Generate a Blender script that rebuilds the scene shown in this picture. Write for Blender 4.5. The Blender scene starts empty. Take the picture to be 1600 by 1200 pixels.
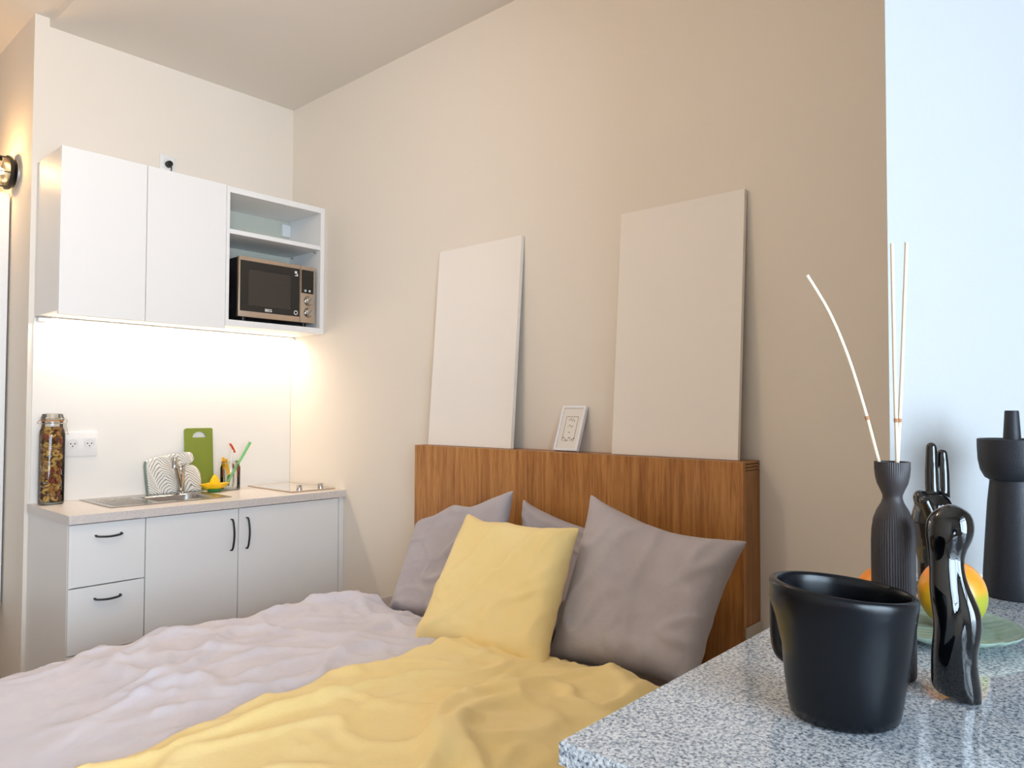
import bpy, bmesh, math, random
import numpy as np
from mathutils import Vector, Matrix, noise
PI = math.pi
S = bpy.context.scene
COL = S.collection
random.seed(7)

# ------------------------------------------------------------------ camera
cam = bpy.data.cameras.new('camera'); co = bpy.data.objects.new('camera', cam); COL.objects.link(co)
Rv = Vector((0.66834, -0.743835, 0.0033)); Fv = Vector((0.74374, 0.66783, 0.0288)).normalized()
Rv = (Rv - Fv * Rv.dot(Fv)).normalized(); Uv = Rv.cross(Fv)
M = Matrix((Rv, Uv, -Fv)).transposed().to_4x4(); M.translation = Vector((-2.4636, -4.0754, 1.3599))
co.matrix_world = M
cam.sensor_width = 36; cam.lens = 1139.33 / 1600 * 36; cam.shift_y = 7.1 / 1600
cam.clip_start = .02
S.camera = co

# ------------------------------------------------------------------ world, lights, exposure
S.view_settings.view_transform = 'Standard'; S.view_settings.look = 'None'
S.view_settings.gamma = 1; S.view_settings.use_curve_mapping = False
S.view_settings.exposure = -0.13
w = bpy.data.worlds.new('world'); S.world = w; w.use_nodes = True
bg = w.node_tree.nodes['Background']; bg.inputs[0].default_value = (.62, .80, 1, 1); bg.inputs[1].default_value = 3.0

def light(kind, name, loc, energy, color, size=None, size_y=None, rot=(0, 0, 0)):
    l = bpy.data.lights.new(name, kind); l.energy = energy; l.color = color
    if kind == 'AREA':
        l.shape = 'RECTANGLE'; l.size = size; l.size_y = size_y
    elif size is not None:
        l.shadow_soft_size = size
    o = bpy.data.objects.new(name, l); o.location = loc; o.rotation_euler = rot; COL.objects.link(o); return o
# daylight entering by the window behind the viewpoint
light('AREA', 'window_daylight', (-2.90, -6.125, 1.50), 285, (.66, .81, 1), 2.6, 1.7, (math.radians(90), 0, 0))
# the warm bulbs of the ceiling lamp over the room
BULBS = [(-2.02 + .10 * k, -1.72 - .12 * k, 2.93) for k in range(4)]
for b in BULBS:
    light('POINT', 'bulb_light', b, 8.0, (1, .76, .56), .045)
# LED strip under the wall cabinets
light('AREA', 'led_light', (-.70, -.075, 1.788), 6.8, (1, .83, .64), 1.33, .02, (math.radians(12), 0, 0))
# sconce in the corridor
light('POINT', 'sconce_light', (-1.56, .27, 2.56), 22, (1, .58, .24), .05)

# ------------------------------------------------------------------ helpers
def tag(o, label=None, cat=None, group=None, kind=None):
    if label: o['label'] = label
    if cat: o['category'] = cat
    if group: o['group'] = group
    if kind: o['kind'] = kind
    return o

def thing(name, label, cat, loc=(0, 0, 0), rz=0, group=None):
    o = bpy.data.objects.new(name, None); o.empty_display_size = .05; COL.objects.link(o)
    o.location = loc; o.rotation_euler = (0, 0, rz); tag(o, label, cat, group); return o

def put(name, bm, m, parent=None, world=True, smooth=True, ang=35, label=None, kind=None):
    """link a bmesh (or mesh) as one object; vertices given in world space unless world=False (then parent space)"""
    if isinstance(bm, bmesh.types.BMesh):
        me = bpy.data.meshes.new(name); bmesh.ops.recalc_face_normals(bm, faces=bm.faces); bm.to_mesh(me); bm.free()
    else: me = bm
    if smooth:
        me.shade_smooth(); me.set_sharp_from_angle(angle=math.radians(ang))
    for mm in (m if isinstance(m, (list, tuple)) else [m]): me.materials.append(mm)
    o = bpy.data.objects.new(name, me); COL.objects.link(o)
    if parent:
        o.parent = parent
        if world:
            pm = wm(parent); me.transform(pm.inverted())
    elif not world: pass
    else:
        # origin at the base centre
        xs = [v.co for v in me.vertices]
        if xs:
            c = Vector(((min(v.x for v in xs) + max(v.x for v in xs)) / 2, (min(v.y for v in xs) + max(v.y for v in xs)) / 2, min(v.z for v in xs)))
            me.transform(Matrix.Translation(-c)); o.location = c
    if label: o['label'] = label
    if kind: o['kind'] = kind
    return o

def wm(o):
    m = Matrix.LocRotScale(o.location, o.rotation_euler, o.scale)
    return wm(o.parent) @ m if o.parent else m

def box(x0, x1, y0, y1, z0, z1, bev=0, seg=1, bm=None):
    b = bm or bmesh.new()
    r = bmesh.ops.create_cube(b, size=1)
    vs = r['verts']
    for v in vs:
        v.co = Vector((x0 + (v.co.x + .5) * (x1 - x0), y0 + (v.co.y + .5) * (y1 - y0), z0 + (v.co.z + .5) * (z1 - z0)))
    if bev:
        es = list({e for v in vs for e in v.link_edges})
        bmesh.ops.bevel(b, geom=es, offset=bev, segments=seg, affect='EDGES', profile=.5)
    return b

def slab_hole(x0, x1, y0, y1, z0, z1, hx0, hx1, hy0, hy1):
    b = bmesh.new()
    xs = [x0, hx0, hx1, x1]; ys = [y0, hy0, hy1, y1]
    V = {(i, j, k): b.verts.new((xs[i], ys[j], (z0, z1)[k])) for i in range(4) for j in range(4) for k in range(2)}
    for i in range(3):
        for j in range(3):
            if i == 1 and j == 1: continue
            for k in range(2): b.faces.new([V[i, j, k], V[i + 1, j, k], V[i + 1, j + 1, k], V[i, j + 1, k]])
    def side(a, c): b.faces.new([V[(*a, 0)], V[(*c, 0)], V[(*c, 1)], V[(*a, 1)]])
    for i in range(3):
        side((i, 0), (i + 1, 0)); side((i, 3), (i + 1, 3)); side((0, i), (0, i + 1)); side((3, i), (3, i + 1))
    side((1, 1), (2, 1)); side((1, 2), (2, 2)); side((1, 1), (1, 2)); side((2, 1), (2, 2))
    return b

def lathe(prof, seg=48, c=(0, 0, 0), rf=None, bm=None, cap=True, zf=None):
    """prof: list of (r, z); rf(theta, r, z)->(rx, ry) scale"""
    b = bm or bmesh.new(); rings = []
    for r, z in prof:
        ring = []
        for k in range(seg):
            t = 2 * PI * k / seg
            rr = r * (rf(t, r, z) if rf else 1)
            x, y = rr * math.cos(t), rr * math.sin(t)
            ring.append(b.verts.new((c[0] + x, c[1] + y, c[2] + z + (zf(x, y, z) if zf else 0))))
        rings.append(ring)
    for a, d in zip(rings, rings[1:]):
        for k in range(seg):
            b.faces.new([a[k], a[(k + 1) % seg], d[(k + 1) % seg], d[k]])
    if cap:
        b.faces.new(rings[0][::-1]); b.faces.new(rings[-1])
    return b

def tube(pts, rad, seg=10, bm=None, flat=None, cap=True):
    """tube along points; rad number or list; flat=(a,b) elliptical scale"""
    b = bm or bmesh.new(); pts = [Vector(p) for p in pts]; n = len(pts)
    if not isinstance(rad, (list, tuple)): rad = [rad] * n
    up = Vector((0, 0, 1)); rings = []
    d0 = (pts[1] - pts[0]).normalized()
    if abs(d0.dot(up)) > .95: up = Vector((0, 1, 0))
    nx = d0.cross(up).normalized()
    for i, p in enumerate(pts):
        d = (pts[min(i + 1, n - 1)] - pts[max(i - 1, 0)]).normalized()
        nx = (nx - d * nx.dot(d)).normalized(); ny = d.cross(nx)
        fa, fb = flat or (1, 1)
        rings.append([b.verts.new(p + nx * rad[i] * fa * math.cos(2 * PI * k / seg) + ny * rad[i] * fb * math.sin(2 * PI * k / seg)) for k in range(seg)])
    for a, c in zip(rings, rings[1:]):
        for k in range(seg): b.faces.new([a[k], a[(k + 1) % seg], c[(k + 1) % seg], c[k]])
    if cap:
        b.faces.new(rings[0][::-1]); b.faces.new(rings[-1])
    return b

def smooth_path(pts, n=8):
    out = []; P = [Vector(p) for p in pts]
    for i in range(len(P) - 1):
        p0 = P[max(i - 1, 0)]; p1 = P[i]; p2 = P[i + 1]; p3 = P[min(i + 2, len(P) - 1)]
        for k in range(n):
            t = k / n
            out.append(.5 * ((2 * p1) + (p2 - p0) * t + (2 * p0 - 5 * p1 + 4 * p2 - p3) * t * t + (3 * p1 - p0 - 3 * p2 + p3) * t ** 3))
    out.append(P[-1]); return out

def extrude_poly(pts, thick, bev=0, holes=None):
    """pts in (x,z) plane, extruded along y from 0 to thick"""
    b = bmesh.new()
    fs = [b.verts.new((p[0], 0, p[1])) for p in pts]
    b.faces.new(fs)
    r = bmesh.ops.extrude_face_region(b, geom=list(b.faces))
    for v in [g for g in r['geom'] if isinstance(g, bmesh.types.BMVert)]: v.co.y += thick
    if bev:
        es = [e for e in b.edges if abs(e.verts[0].co.y - e.verts[1].co.y) < 1e-6]
        bmesh.ops.bevel(b, geom=es, offset=bev, segments=3, affect='EDGES', profile=.5)
    return b

# ------------------------------------------------------------------ materials
def srgb(r, g, b):
    f = lambda c: ((c / 255 + .055) / 1.055) ** 2.4 if c > 10 else c / 255 / 12.92
    return (f(r), f(g), f(b), 1)

def mat(name, col, rough=.5, metal=0, spec=.5, coat=0, emit=None, estr=0, bump=None, sheen=0):
    m = bpy.data.materials.new(name); m.use_nodes = True; nt = m.node_tree; p = nt.nodes['Principled BSDF']
    p.inputs['Base Color'].default_value = col; p.inputs['Roughness'].default_value = rough
    p.inputs['Metallic'].default_value = metal; p.inputs['Specular IOR Level'].default_value = spec
    p.inputs['Coat Weight'].default_value = coat
    if sheen: p.inputs['Sheen Weight'].default_value = sheen
    if emit: p.inputs['Emission Color'].default_value = emit; p.inputs['Emission Strength'].default_value = estr
    if bump:
        sc, st, dist = bump[:3]
        tc = nt.nodes.new('ShaderNodeTexCoord'); mp = nt.nodes.new('ShaderNodeMapping')
        if len(bump) > 3: mp.inputs['Scale'].default_value = bump[3]
        n = nt.nodes.new('ShaderNodeTexNoise'); n.inputs['Scale'].default_value = sc; n.inputs['Detail'].default_value = 4
        b = nt.nodes.new('ShaderNodeBump'); b.inputs['Strength'].default_value = st; b.inputs['Distance'].default_value = dist
        L = nt.links.new; L(tc.outputs['Object'], mp.inputs[0]); L(mp.outputs[0], n.inputs[0]); L(n.outputs[0], b.inputs['Height']); L(b.outputs[0], p.inputs['Normal'])
    return m

def ramp(nt, fac, stops):
    r = nt.nodes.new('ShaderNodeValToRGB'); e = r.color_ramp.elements
    e[0].position, e[0].color = stops[0]; e[1].position, e[1].color = stops[-1]
    for p, c in stops[1:-1]:
        k = e.new(p); k.color = c
    nt.links.new(fac, r.inputs[0]); return r.outputs[0]

def tex_noise(nt, scale, detail=4, vec_scale=(1, 1, 1), dist=0, rot=(0, 0, 0)):
    tc = nt.nodes.new('ShaderNodeTexCoord'); mp = nt.nodes.new('ShaderNodeMapping'); mp.inputs['Scale'].default_value = vec_scale; mp.inputs['Rotation'].default_value = rot
    n = nt.nodes.new('ShaderNodeTexNoise'); n.inputs['Scale'].default_value = scale; n.inputs['Detail'].default_value = detail; n.inputs['Distortion'].default_value = dist
    nt.links.new(tc.outputs['Object'], mp.inputs[0]); nt.links.new(mp.outputs[0], n.inputs[0]); return n.outputs[0]

def mixc(nt, fac, a, b, mode='MIX'):
    m = nt.nodes.new('ShaderNodeMix'); m.data_type = 'RGBA'; m.blend_type = mode
    for s, v in ((m.inputs['Factor'], fac), (m.inputs['A'], a), (m.inputs['B'], b)):
        if hasattr(v, 'links'): nt.links.new(v, s)
        else: s.default_value = v
    return m.outputs['Result']

WALL = mat('wall_paint', srgb(236, 226, 213), .85, spec=.25, bump=(120, .12, .002))
CEIL = mat('ceiling_paint', srgb(232, 224, 214), .9, spec=.2, bump=(90, .08, .002))
SPLASH = mat('splashback_laminate', srgb(240, 236, 230), .45, bump=(60, .03, .001))
LAM = mat('white_laminate', srgb(240, 238, 236), .42, bump=(160, .05, .001))
LAMIN = mat('white_laminate_inside', srgb(222, 226, 222), .5)
BACKP = mat('grey_back_panel', srgb(206, 206, 192), .6)
GREYEDGE = mat('grey_carcass_edge', srgb(150, 150, 150), .6)
BLACKM = mat('black_metal_handle', srgb(18, 18, 22), .35)
STEEL = mat('brushed_steel', (.46, .44, .42, 1), .25, metal=1, bump=(60, .1, .001, (1, 20, 1)))
STEELC = mat('champagne_steel', srgb(200, 180, 160), .38, metal=.8)
CHROME = mat('chrome', (.55, .54, .53, 1), .12, metal=1)
BLKGL = mat('black_glass', srgb(10, 10, 11), .08, coat=.5)
BLKPL = mat('black_plastic', srgb(14, 14, 16), .4)
DOORWIN = mat('dark_mesh_window', srgb(58, 52, 47), .15)
WHITEPL = mat('white_plastic', srgb(238, 236, 234), .35)
PALEP = mat('pale_print', srgb(215, 215, 215), .5)
DARKH = mat('dark_hole', srgb(25, 22, 20), .8)
GREENB = mat('green_board_plastic', srgb(124, 138, 46), .5, bump=(200, .1, .001))
YELP = mat('yellow_plastic', srgb(250, 196, 10), .35)
GRNP = mat('green_plastic', srgb(60, 130, 60), .4)
GRNL = mat('light_green_plastic', srgb(120, 190, 120), .4)
ORAP = mat('orange_plastic', srgb(225, 78, 20), .35)
YEL2 = mat('amber_plastic', srgb(235, 175, 20), .35)
WIRE = mat('steel_wire', (.5, .48, .45, 1), .3, metal=1)
CANVAS = mat('canvas_white', srgb(246, 239, 231), .9, spec=.1, bump=(600, .25, .0008))
FRAMEW = mat('frame_white', srgb(240, 240, 244), .4)
PAPER = mat('print_paper', srgb(236, 230, 222), .8)
INK = mat('ink', srgb(30, 28, 28), .8)
HOB = mat('pale_hob_glass', srgb(205, 200, 195), .06, coat=1)
MATTBLK = mat('matte_black_ceramic', srgb(20, 23, 29), .42, bump=(400, .05, .0005))
MUGBLK = mat('satin_black_ceramic', srgb(6, 9, 15), .27, spec=.35)
CANDBLK = mat('textured_black_metal', srgb(24, 27, 35), .5, bump=(500, .35, .001))
GLOSSBLK = mat('glossy_black_ceramic', srgb(5, 6, 8), .04, coat=.6)
BROWNBLK = mat('dark_brown_ceramic', srgb(52, 45, 46), .5)
REED = mat('reed_wood', srgb(218, 200, 176), .7, bump=(300, .3, .001))
REEDK = mat('reed_knot', srgb(170, 120, 85), .8)
SAGE = mat('sage_glaze', srgb(150, 172, 156), .25, coat=.3)
FLOORM = mat('floor_laminate', srgb(150, 120, 90), .45)
SEAL = mat('orange_rubber_seal', srgb(200, 140, 90), .6)
LAMPBLK = mat('sconce_black', srgb(15, 12, 10), .4)
GLOW = mat('bulb_glow', (1, 1, 1, 1), emit=(1, .74, .40, 1), estr=9)
LEDM = mat('led_diffuser', (1, 1, 1, 1), emit=(1, .86, .66, 1), estr=5)
ALU = mat('aluminium', (.6, .6, .6, 1), .35, metal=1)

def thin_glass(name, tint=(1, 1, 1, 1), rough=.0, ior=1.45):
    m = bpy.data.materials.new(name); m.use_nodes = True; nt = m.node_tree; nt.nodes.clear()
    o = nt.nodes.new('ShaderNodeOutputMaterial'); t = nt.nodes.new('ShaderNodeBsdfTransparent'); g = nt.nodes.new('ShaderNodeBsdfGlossy')
    f = nt.nodes.new('ShaderNodeFresnel'); f.inputs[0].default_value = ior; mx = nt.nodes.new('ShaderNodeMixShader')
    t.inputs[0].default_value = tint; g.inputs['Roughness'].default_value = rough
    L = nt.links.new; L(f.outputs[0], mx.inputs[0]); L(t.outputs[0], mx.inputs[1]); L(g.outputs[0], mx.inputs[2]); L(mx.outputs[0], o.inputs[0]); return m
GLASS = thin_glass('clear_glass', (.97, .98, .97, 1))

def wood_mat(name, a, b, c):
    m = mat(name, a, .38); nt = m.node_tree; p = nt.nodes['Principled BSDF']
    g1 = tex_noise(nt, 9, 6, (6, 6, .32), .6); g2 = tex_noise(nt, 60, 3, (6, 6, .22)); g3 = tex_noise(nt, 2.2, 2, (4, 4, .5))
    c1 = ramp(nt, g1, [(.30, c), (.5, a), (.72, b)])
    c2 = ramp(nt, g2, [(.33, (.50, .45, .42, 1)), (.5, (1, 1, 1, 1))])
    c3 = ramp(nt, g3, [(.3, (.82, .78, .76, 1)), (.65, (1, 1, 1, 1))])
    x = mixc(nt, .6, c1, c2, 'MULTIPLY'); x = mixc(nt, .8, x, c3, 'MULTIPLY')
    nt.links.new(x, p.inputs['Base Color'])
    bp = nt.nodes.new('ShaderNodeBump'); bp.inputs['Strength'].default_value = .15; bp.inputs['Distance'].default_value = .001
    nt.links.new(g2, bp.inputs['Height']); nt.links.new(bp.outputs[0], p.inputs['Normal']); return m
WOOD = wood_mat('walnut_veneer', srgb(196, 136, 74), srgb(212, 154, 90), srgb(166, 106, 54))
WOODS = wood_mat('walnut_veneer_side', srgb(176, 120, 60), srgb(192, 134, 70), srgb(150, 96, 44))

def granite():
    m = mat('granite', srgb(170, 175, 180), .09, coat=.35); nt = m.node_tree; p = nt.nodes['Principled BSDF']
    n1 = tex_noise(nt, 290, 5, (1, 1, 1)); n2 = tex_noise(nt, 420, 3, (1, 1.1, 1)); n3 = tex_noise(nt, 170, 4, (1, 1, 1), .4); n4 = tex_noise(nt, 14, 3)
    c1 = ramp(nt, n1, [(.36, srgb(128, 138, 150)), (.46, srgb(192, 198, 205)), (.58, srgb(226, 229, 232)), (.70, srgb(238, 237, 234))])
    c2 = ramp(nt, n2, [(.34, (.10, .11, .13, 1)), (.42, (1, 1, 1, 1))])
    c3 = ramp(nt, n3, [(.36, (.48, .53, .60, 1)), (.48, (1, 1, 1, 1))])
    c4 = ramp(nt, n4, [(.35, (.86, .87, .88, 1)), (.65, (1, 1, 1, 1))])
    x = mixc(nt, .85, c1, c2, 'MULTIPLY'); x = mixc(nt, .8, x, c3, 'MULTIPLY'); x = mixc(nt, 1, x, c4, 'MULTIPLY')
    nt.links.new(x, p.inputs['Base Color']); return m
GRANITE = granite()

def speckle(name, base, d1, d2, rough=.4, sc=400):
    m = mat(name, base, rough); nt = m.node_tree; p = nt.nodes['Principled BSDF']
    n1 = tex_noise(nt, sc, 2); n2 = tex_noise(nt, sc * .45, 2)
    x = mixc(nt, 1, ramp(nt, n1, [(.38, d1), (.5, base)]), ramp(nt, n2, [(.4, d2), (.52, (1, 1, 1, 1))]), 'MULTIPLY')
    nt.links.new(x, p.inputs['Base Color']); return m
WTOP = speckle('speckled_worktop', srgb(226, 218, 213), srgb(200, 190, 184), (.93, .92, .92, 1), .32)

def fabric(name, c, c2, sheen=.15):
    m = mat(name, c, .9, spec=.15, sheen=sheen); nt = m.node_tree; p = nt.nodes['Principled BSDF']
    n1 = tex_noise(nt, 7, 4, dist=.3); nw = tex_noise(nt, 700, 2, (1, .25, 1)); nw2 = tex_noise(nt, 700, 2, (.25, 1, 1)); nf = tex_noise(nt, 28, 6, (1, 1, 1), 1.2)
    x = ramp(nt, n1, [(.35, c), (.65, c2)]); nt.links.new(x, p.inputs['Base Color'])
    a = nt.nodes.new('ShaderNodeMath'); a.operation = 'ADD'; nt.links.new(nw, a.inputs[0]); nt.links.new(nw2, a.inputs[1])
    b1 = nt.nodes.new('ShaderNodeBump'); b1.inputs['Strength'].default_value = .25; b1.inputs['Distance'].default_value = .0008; nt.links.new(a.outputs[0], b1.inputs['Height'])
    b2 = nt.nodes.new('ShaderNodeBump'); b2.inputs['Strength'].default_value = .35; b2.inputs['Distance'].default_value = .004; nt.links.new(nf, b2.inputs['Height'])
    nt.links.new(b1.outputs[0], b2.inputs['Normal']); nt.links.new(b2.outputs[0], p.inputs['Normal']); return m
GREYF = fabric('grey_cotton', srgb(182, 175, 180), srgb(192, 185, 189))
LAVF = fabric('pale_lavender_grey_cotton', srgb(214, 210, 220), srgb(222, 217, 225))
YELF = fabric('yellow_cotton', srgb(252, 226, 158), srgb(254, 231, 168))
SHEETF = fabric('sheet_grey', srgb(150, 140, 138), srgb(158, 148, 146))
BEDF = fabric('bed_base_fabric', srgb(120, 110, 108), srgb(126, 116, 112))

def mitt_mat():
    m = mat('leaf_print_cotton', srgb(235, 228, 218), .9, spec=.1); nt = m.node_tree; p = nt.nodes['Principled BSDF']
    tc = nt.nodes.new('ShaderNodeTexCoord'); sx = nt.nodes.new('ShaderNodeSeparateXYZ'); nt.links.new(tc.outputs['Object'], sx.inputs[0])
    def math_(op, a, b=None):
        n = nt.nodes.new('ShaderNodeMath'); n.operation = op
        for i, v in enumerate((a, b)):
            if v is None: continue
            if hasattr(v, 'links'): nt.links.new(v, n.inputs[i])
            else: n.inputs[i].default_value = v
        return n.outputs[0]
    # leaf spines repeat along x; barbs run off each spine in a V
    px = math_('MULTIPLY', math_('ADD', sx.outputs['X'], math_('MULTIPLY', sx.outputs['Z'], .45)), 8.2)
    fx = math_('ABSOLUTE', math_('SUBTRACT', math_('FRACT', px), .5))
    v = math_('ADD', math_('MULTIPLY', sx.outputs['Z'], 58), math_('MULTIPLY', math_('POWER', fx, .55), -6.0))
    nz = tex_noise(nt, 14, 2)
    v = math_('ADD', v, math_('MULTIPLY', nz, 2.4))
    band = math_('ABSOLUTE', math_('SUBTRACT', math_('FRACT', v), .5))
    spine = math_('LESS_THAN', fx, .035)
    c = ramp(nt, band, [(.05, srgb(132, 134, 128)), (.20, srgb(240, 234, 226))])
    x = mixc(nt, spine, c, srgb(240, 232, 222)); nt.links.new(x, p.inputs['Base Color'])
    b = nt.nodes.new('ShaderNodeBump'); b.inputs['Distance'].default_value = .003; b.inputs['Strength'].default_value = .6
    nt.links.new(band, b.inputs['Height']); nt.links.new(b.outputs[0], p.inputs['Normal']); return m
MITT = mitt_mat(); TEAL = mat('teal_binding', srgb(120, 140, 132), .9)

def fruit_mat(name, c1, c2, ax='Z', lo=-.01, hi=.03):
    m = mat(name, c1, .35, coat=.1); nt = m.node_tree; p = nt.nodes['Principled BSDF']
    tc = nt.nodes.new('ShaderNodeTexCoord'); sx = nt.nodes.new('ShaderNodeSeparateXYZ'); nt.links.new(tc.outputs['Object'], sx.inputs[0])
    mr = nt.nodes.new('ShaderNodeMapRange'); mr.inputs[1].default_value = lo; mr.inputs[2].default_value = hi; nt.links.new(sx.outputs[ax], mr.inputs[0])
    n = tex_noise(nt, 30, 3); a = nt.nodes.new('ShaderNodeMath'); a.operation = 'MULTIPLY_ADD'; nt.links.new(n, a.inputs[0]); a.inputs[1].default_value = .5
    nt.links.new(mr.outputs[0], a.inputs[2])
    x = ramp(nt, a.outputs[0], [(.45, c1), (.85, c2)]); nt.links.new(x, p.inputs['Base Color']); return m
MANGO = fruit_mat('mango_skin', srgb(170, 172, 48), srgb(244, 150, 40), 'Z', -.01, .045)
ORANGE = mat('orange_peel', srgb(240, 140, 20), .45, bump=(300, .3, .001))

# ------------------------------------------------------------------ room shell
CZ = 3.243; XL = -1.415
def struct(name, bm, m, label=None, **k):
    o = put(name, bm, m, smooth=False); tag(o, label, None, None, 'structure'); return o
struct('floor', box(-4.4, .2, -6.2, 2.8, -.1, 0), FLOORM)
struct('wall_back', box(XL, .2, 0, 2.6, 0, 3.40), WALL)
struct('wall_right', box(0, .2, -6.2, 0, 0, 3.40), WALL)
struct('wall_left', box(-4.6, -4.4, -6.2, 2.8, 0, 3.40), WALL)
struct('wall_corridor', box(-4.4, XL, 2.6, 2.8, 0, 3.40), WALL)
struct('ceiling', box(-1.352, .2, -6.2, 0, CZ, 3.40), CEIL)
struct('ceiling.001', box(-4.6, .2, -6.2, 2.8, 3.285, 3.55), CEIL)
# far wall with the window (behind the viewpoint)
b = bmesh.new()
box(-4.4, -4.25, -6.2, -5.95, 0, 3.40, bm=b); box(-1.55, 0, -6.2, -5.95, 0, 3.40, bm=b)
box(-4.25, -1.55, -6.2, -5.95, 0, .6, bm=b); box(-4.25, -1.55, -6.2, -5.95, 2.9, 3.40, bm=b)
struct('wall_front', b, WALL)
b = bmesh.new()
for x in (-4.25, -2.935, -1.62): box(x, x + .07, -6.1, -6.03, .6, 2.9, bm=b)
for z in (.6, 2.0, 2.83): box(-4.25, -1.55, -6.1, -6.03, z, z + .07, bm=b)
wf = struct('window_1', b, FRAMEW)
pane = put('pane', box(-4.22, -1.58, -6.068, -6.062, .63, 2.87), GLASS, wf)
# splayed pier to the right, its corner on the end of the bar
b = bmesh.new()
P0 = Vector((-1.160, -3.737)); dr = Vector((.608, -.794)); P1 = P0 + dr * 1.86
vs = [P0, P1, Vector((-.0, P1.y)), Vector((-.0, P0.y))]
lo = [b.verts.new((p.x, p.y, 0)) for p in vs]; hi = [b.verts.new((p.x, p.y, 3.243)) for p in vs]
b.faces.new(lo); b.faces.new(hi[::-1])
for k in range(4): b.faces.new([lo[k], lo[(k + 1) % 4], hi[(k + 1) % 4], hi[k]])
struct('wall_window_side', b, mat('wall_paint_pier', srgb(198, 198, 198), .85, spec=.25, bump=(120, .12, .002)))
# thin bead along the foot of the pier above the bar
b = bmesh.new(); nrm = Vector((-.794, -.608))
q0 = P0 + dr * .002; q1 = P0 + dr * .9
vv = []
for z in (1.0905, 1.098):
    for p in (q0, q1): vv += [b.verts.new((p.x, p.y, z)), b.verts.new((p.x + nrm.x * .006, p.y + nrm.y * .006, z))]
b.faces.new([vv[0], vv[1], vv[3], vv[2]]); b.faces.new([vv[4], vv[5], vv[7], vv[6]])
b.faces.new([vv[1], vv[3], vv[7], vv[5]]); b.faces.new([vv[0], vv[2], vv[6], vv[4]]); b.faces.new([vv[0], vv[1], vv[5], vv[4]]); b.faces.new([vv[2], vv[3], vv[7], vv[6]])
struct('trim_1', b, WHITEPL, 'white sealant bead along the foot of the bright wall')
# splashback panel and its edge
struct('trim_2', box(-1.394, -.002, -.008, -.0005, .9005, 1.795), SPLASH, 'white splashback panel between worktop and wall cabinets')

# ------------------------------------------------------------------ lower kitchen
def bow_handle(parent, p0, p1, out, r=.0045):
    """arched bar from p0 to p1, bulging along 'out'"""
    a, c = Vector(p0), Vector(p1); o = Vector(out)
    pts = [a, a + o * .4] + [a.lerp(c, t) + o * (.55 + .45 * math.sin(PI * t)) for t in [i / 12 for i in range(1, 12)]] + [c + o * .4, c]
    return put('handle', tube(pts, r, 8, flat=(1.4, .8)), BLACKM, parent)
FY = -.58     # front plane
def cab_body(t, x0, x1, z0=.10, z1=.862):
    b = bmesh.new(); th = .016
    box(x0, x0 + th, FY + .018, -.002, z0, z1, bm=b); box(x1 - th, x1, FY + .018, -.002, z0, z1, bm=b)
    box(x0 + th, x1 - th, FY + .018, -.002, z0, z0 + th, bm=b); box(x0 + th, x1 - th, -.012, -.002, z0 + th, z1, bm=b)
    put('carcass', b, LAM, t, smooth=False)
    put('plinth', box(x0 + .002, x1 - .002, FY + .05, FY + .066, 0, z0), GREYEDGE, t, smooth=False)
t = thing('drawer_cabinet', 'white base cabinet with stacked drawers and black bow handles, left end of kitchenette', 'cabinet', (-1.24, -.29, 0))
cab_body(t, -1.398, -1.084)
for z0, z1 in ((.588, .8565), (.302, .583), (.104, .297)):
    d = put('drawer', box(-1.397, -1.085, FY, FY + .017, z0, z1, .0012), LAM, t)
    zc = z1 - .053
    if z0 > .2: bow_handle(d, (-1.292, FY, zc), (-1.188, FY, zc), (0, -.020, -.008))
t = thing('base_cabinet', 'white base cabinet with single door under the sink, handle at its right edge', 'cabinet', (-.857, -.29, 0))
cab_body(t, -1.081, -.634)
d = put('door', box(-1.0805, -.6345, FY, FY + .017, .104, .8565, .0012), LAM, t); bow_handle(d, (-.672, FY, .806), (-.672, FY, .652), (.008, -.020, 0))
t = thing('base_cabinet', 'white base cabinet with single door under the hob, handle at its left edge', 'cabinet', (-.33, -.29, 0))
cab_body(t, -.631, -.036)
d = put('door', box(-.6305, -.0365, FY, FY + .017, .104, .8565, .0012), LAM, t); bow_handle(d, (-.590, FY, .806), (-.590, FY, .652), (.008, -.020, 0))
tag(put('filler_panel', box(-.032, -.001, FY, -.01, 0, .860, .001), LAM), 'narrow white filler panel between base cabinet and right wall', 'panel')
SX0, SX1, SY0, SY1 = -1.19, -.607, -.455, -.035
BX0, BX1, BY0, BY1 = -.955, -.665, -.400, -.142
tag(put('worktop', slab_hole(-1.4045, -.0005, -.60, -.0085, .8625, .90, BX0 - .006, BX1 + .006, BY0 - .006, BY1 + .006), WTOP, smooth=False), 'pale speckled laminate worktop with inset sink', 'worktop')

# sink
t = thing('sink', 'stainless steel inset sink with drainer on the left', 'sink', (-.9, -.25, .9))
put('rim', slab_hole(SX0, SX1, SY0, SY1, .9003, .9045, BX0, BX1, BY0, BY1), STEEL, t, smooth=False)
b = bmesh.new(); rings = []
def rrect(x0, x1, y0, y1, r, z, n=6):
    out = []
    for cx, cy, a0 in ((x1 - r, y1 - r, 0), (x0 + r, y1 - r, 90), (x0 + r, y0 + r, 180), (x1 - r, y0 + r, 270)):
        for k in range(n + 1):
            a = math.radians(a0 + 90 * k / n); out.append((cx + r * math.cos(a), cy + r * math.sin(a), z))
    return out
for ins, z, r in ((.0005, .9042, .012), (.006, .899, .05), (.012, .86, .055), (.02, .79, .06), (.05, .775, .07), (.10, .772, .03)):
    rings.append([b.verts.new(p) for p in rrect(BX0 + ins, BX1 - ins, BY0 + ins, BY1 - ins, r, z)])
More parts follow.
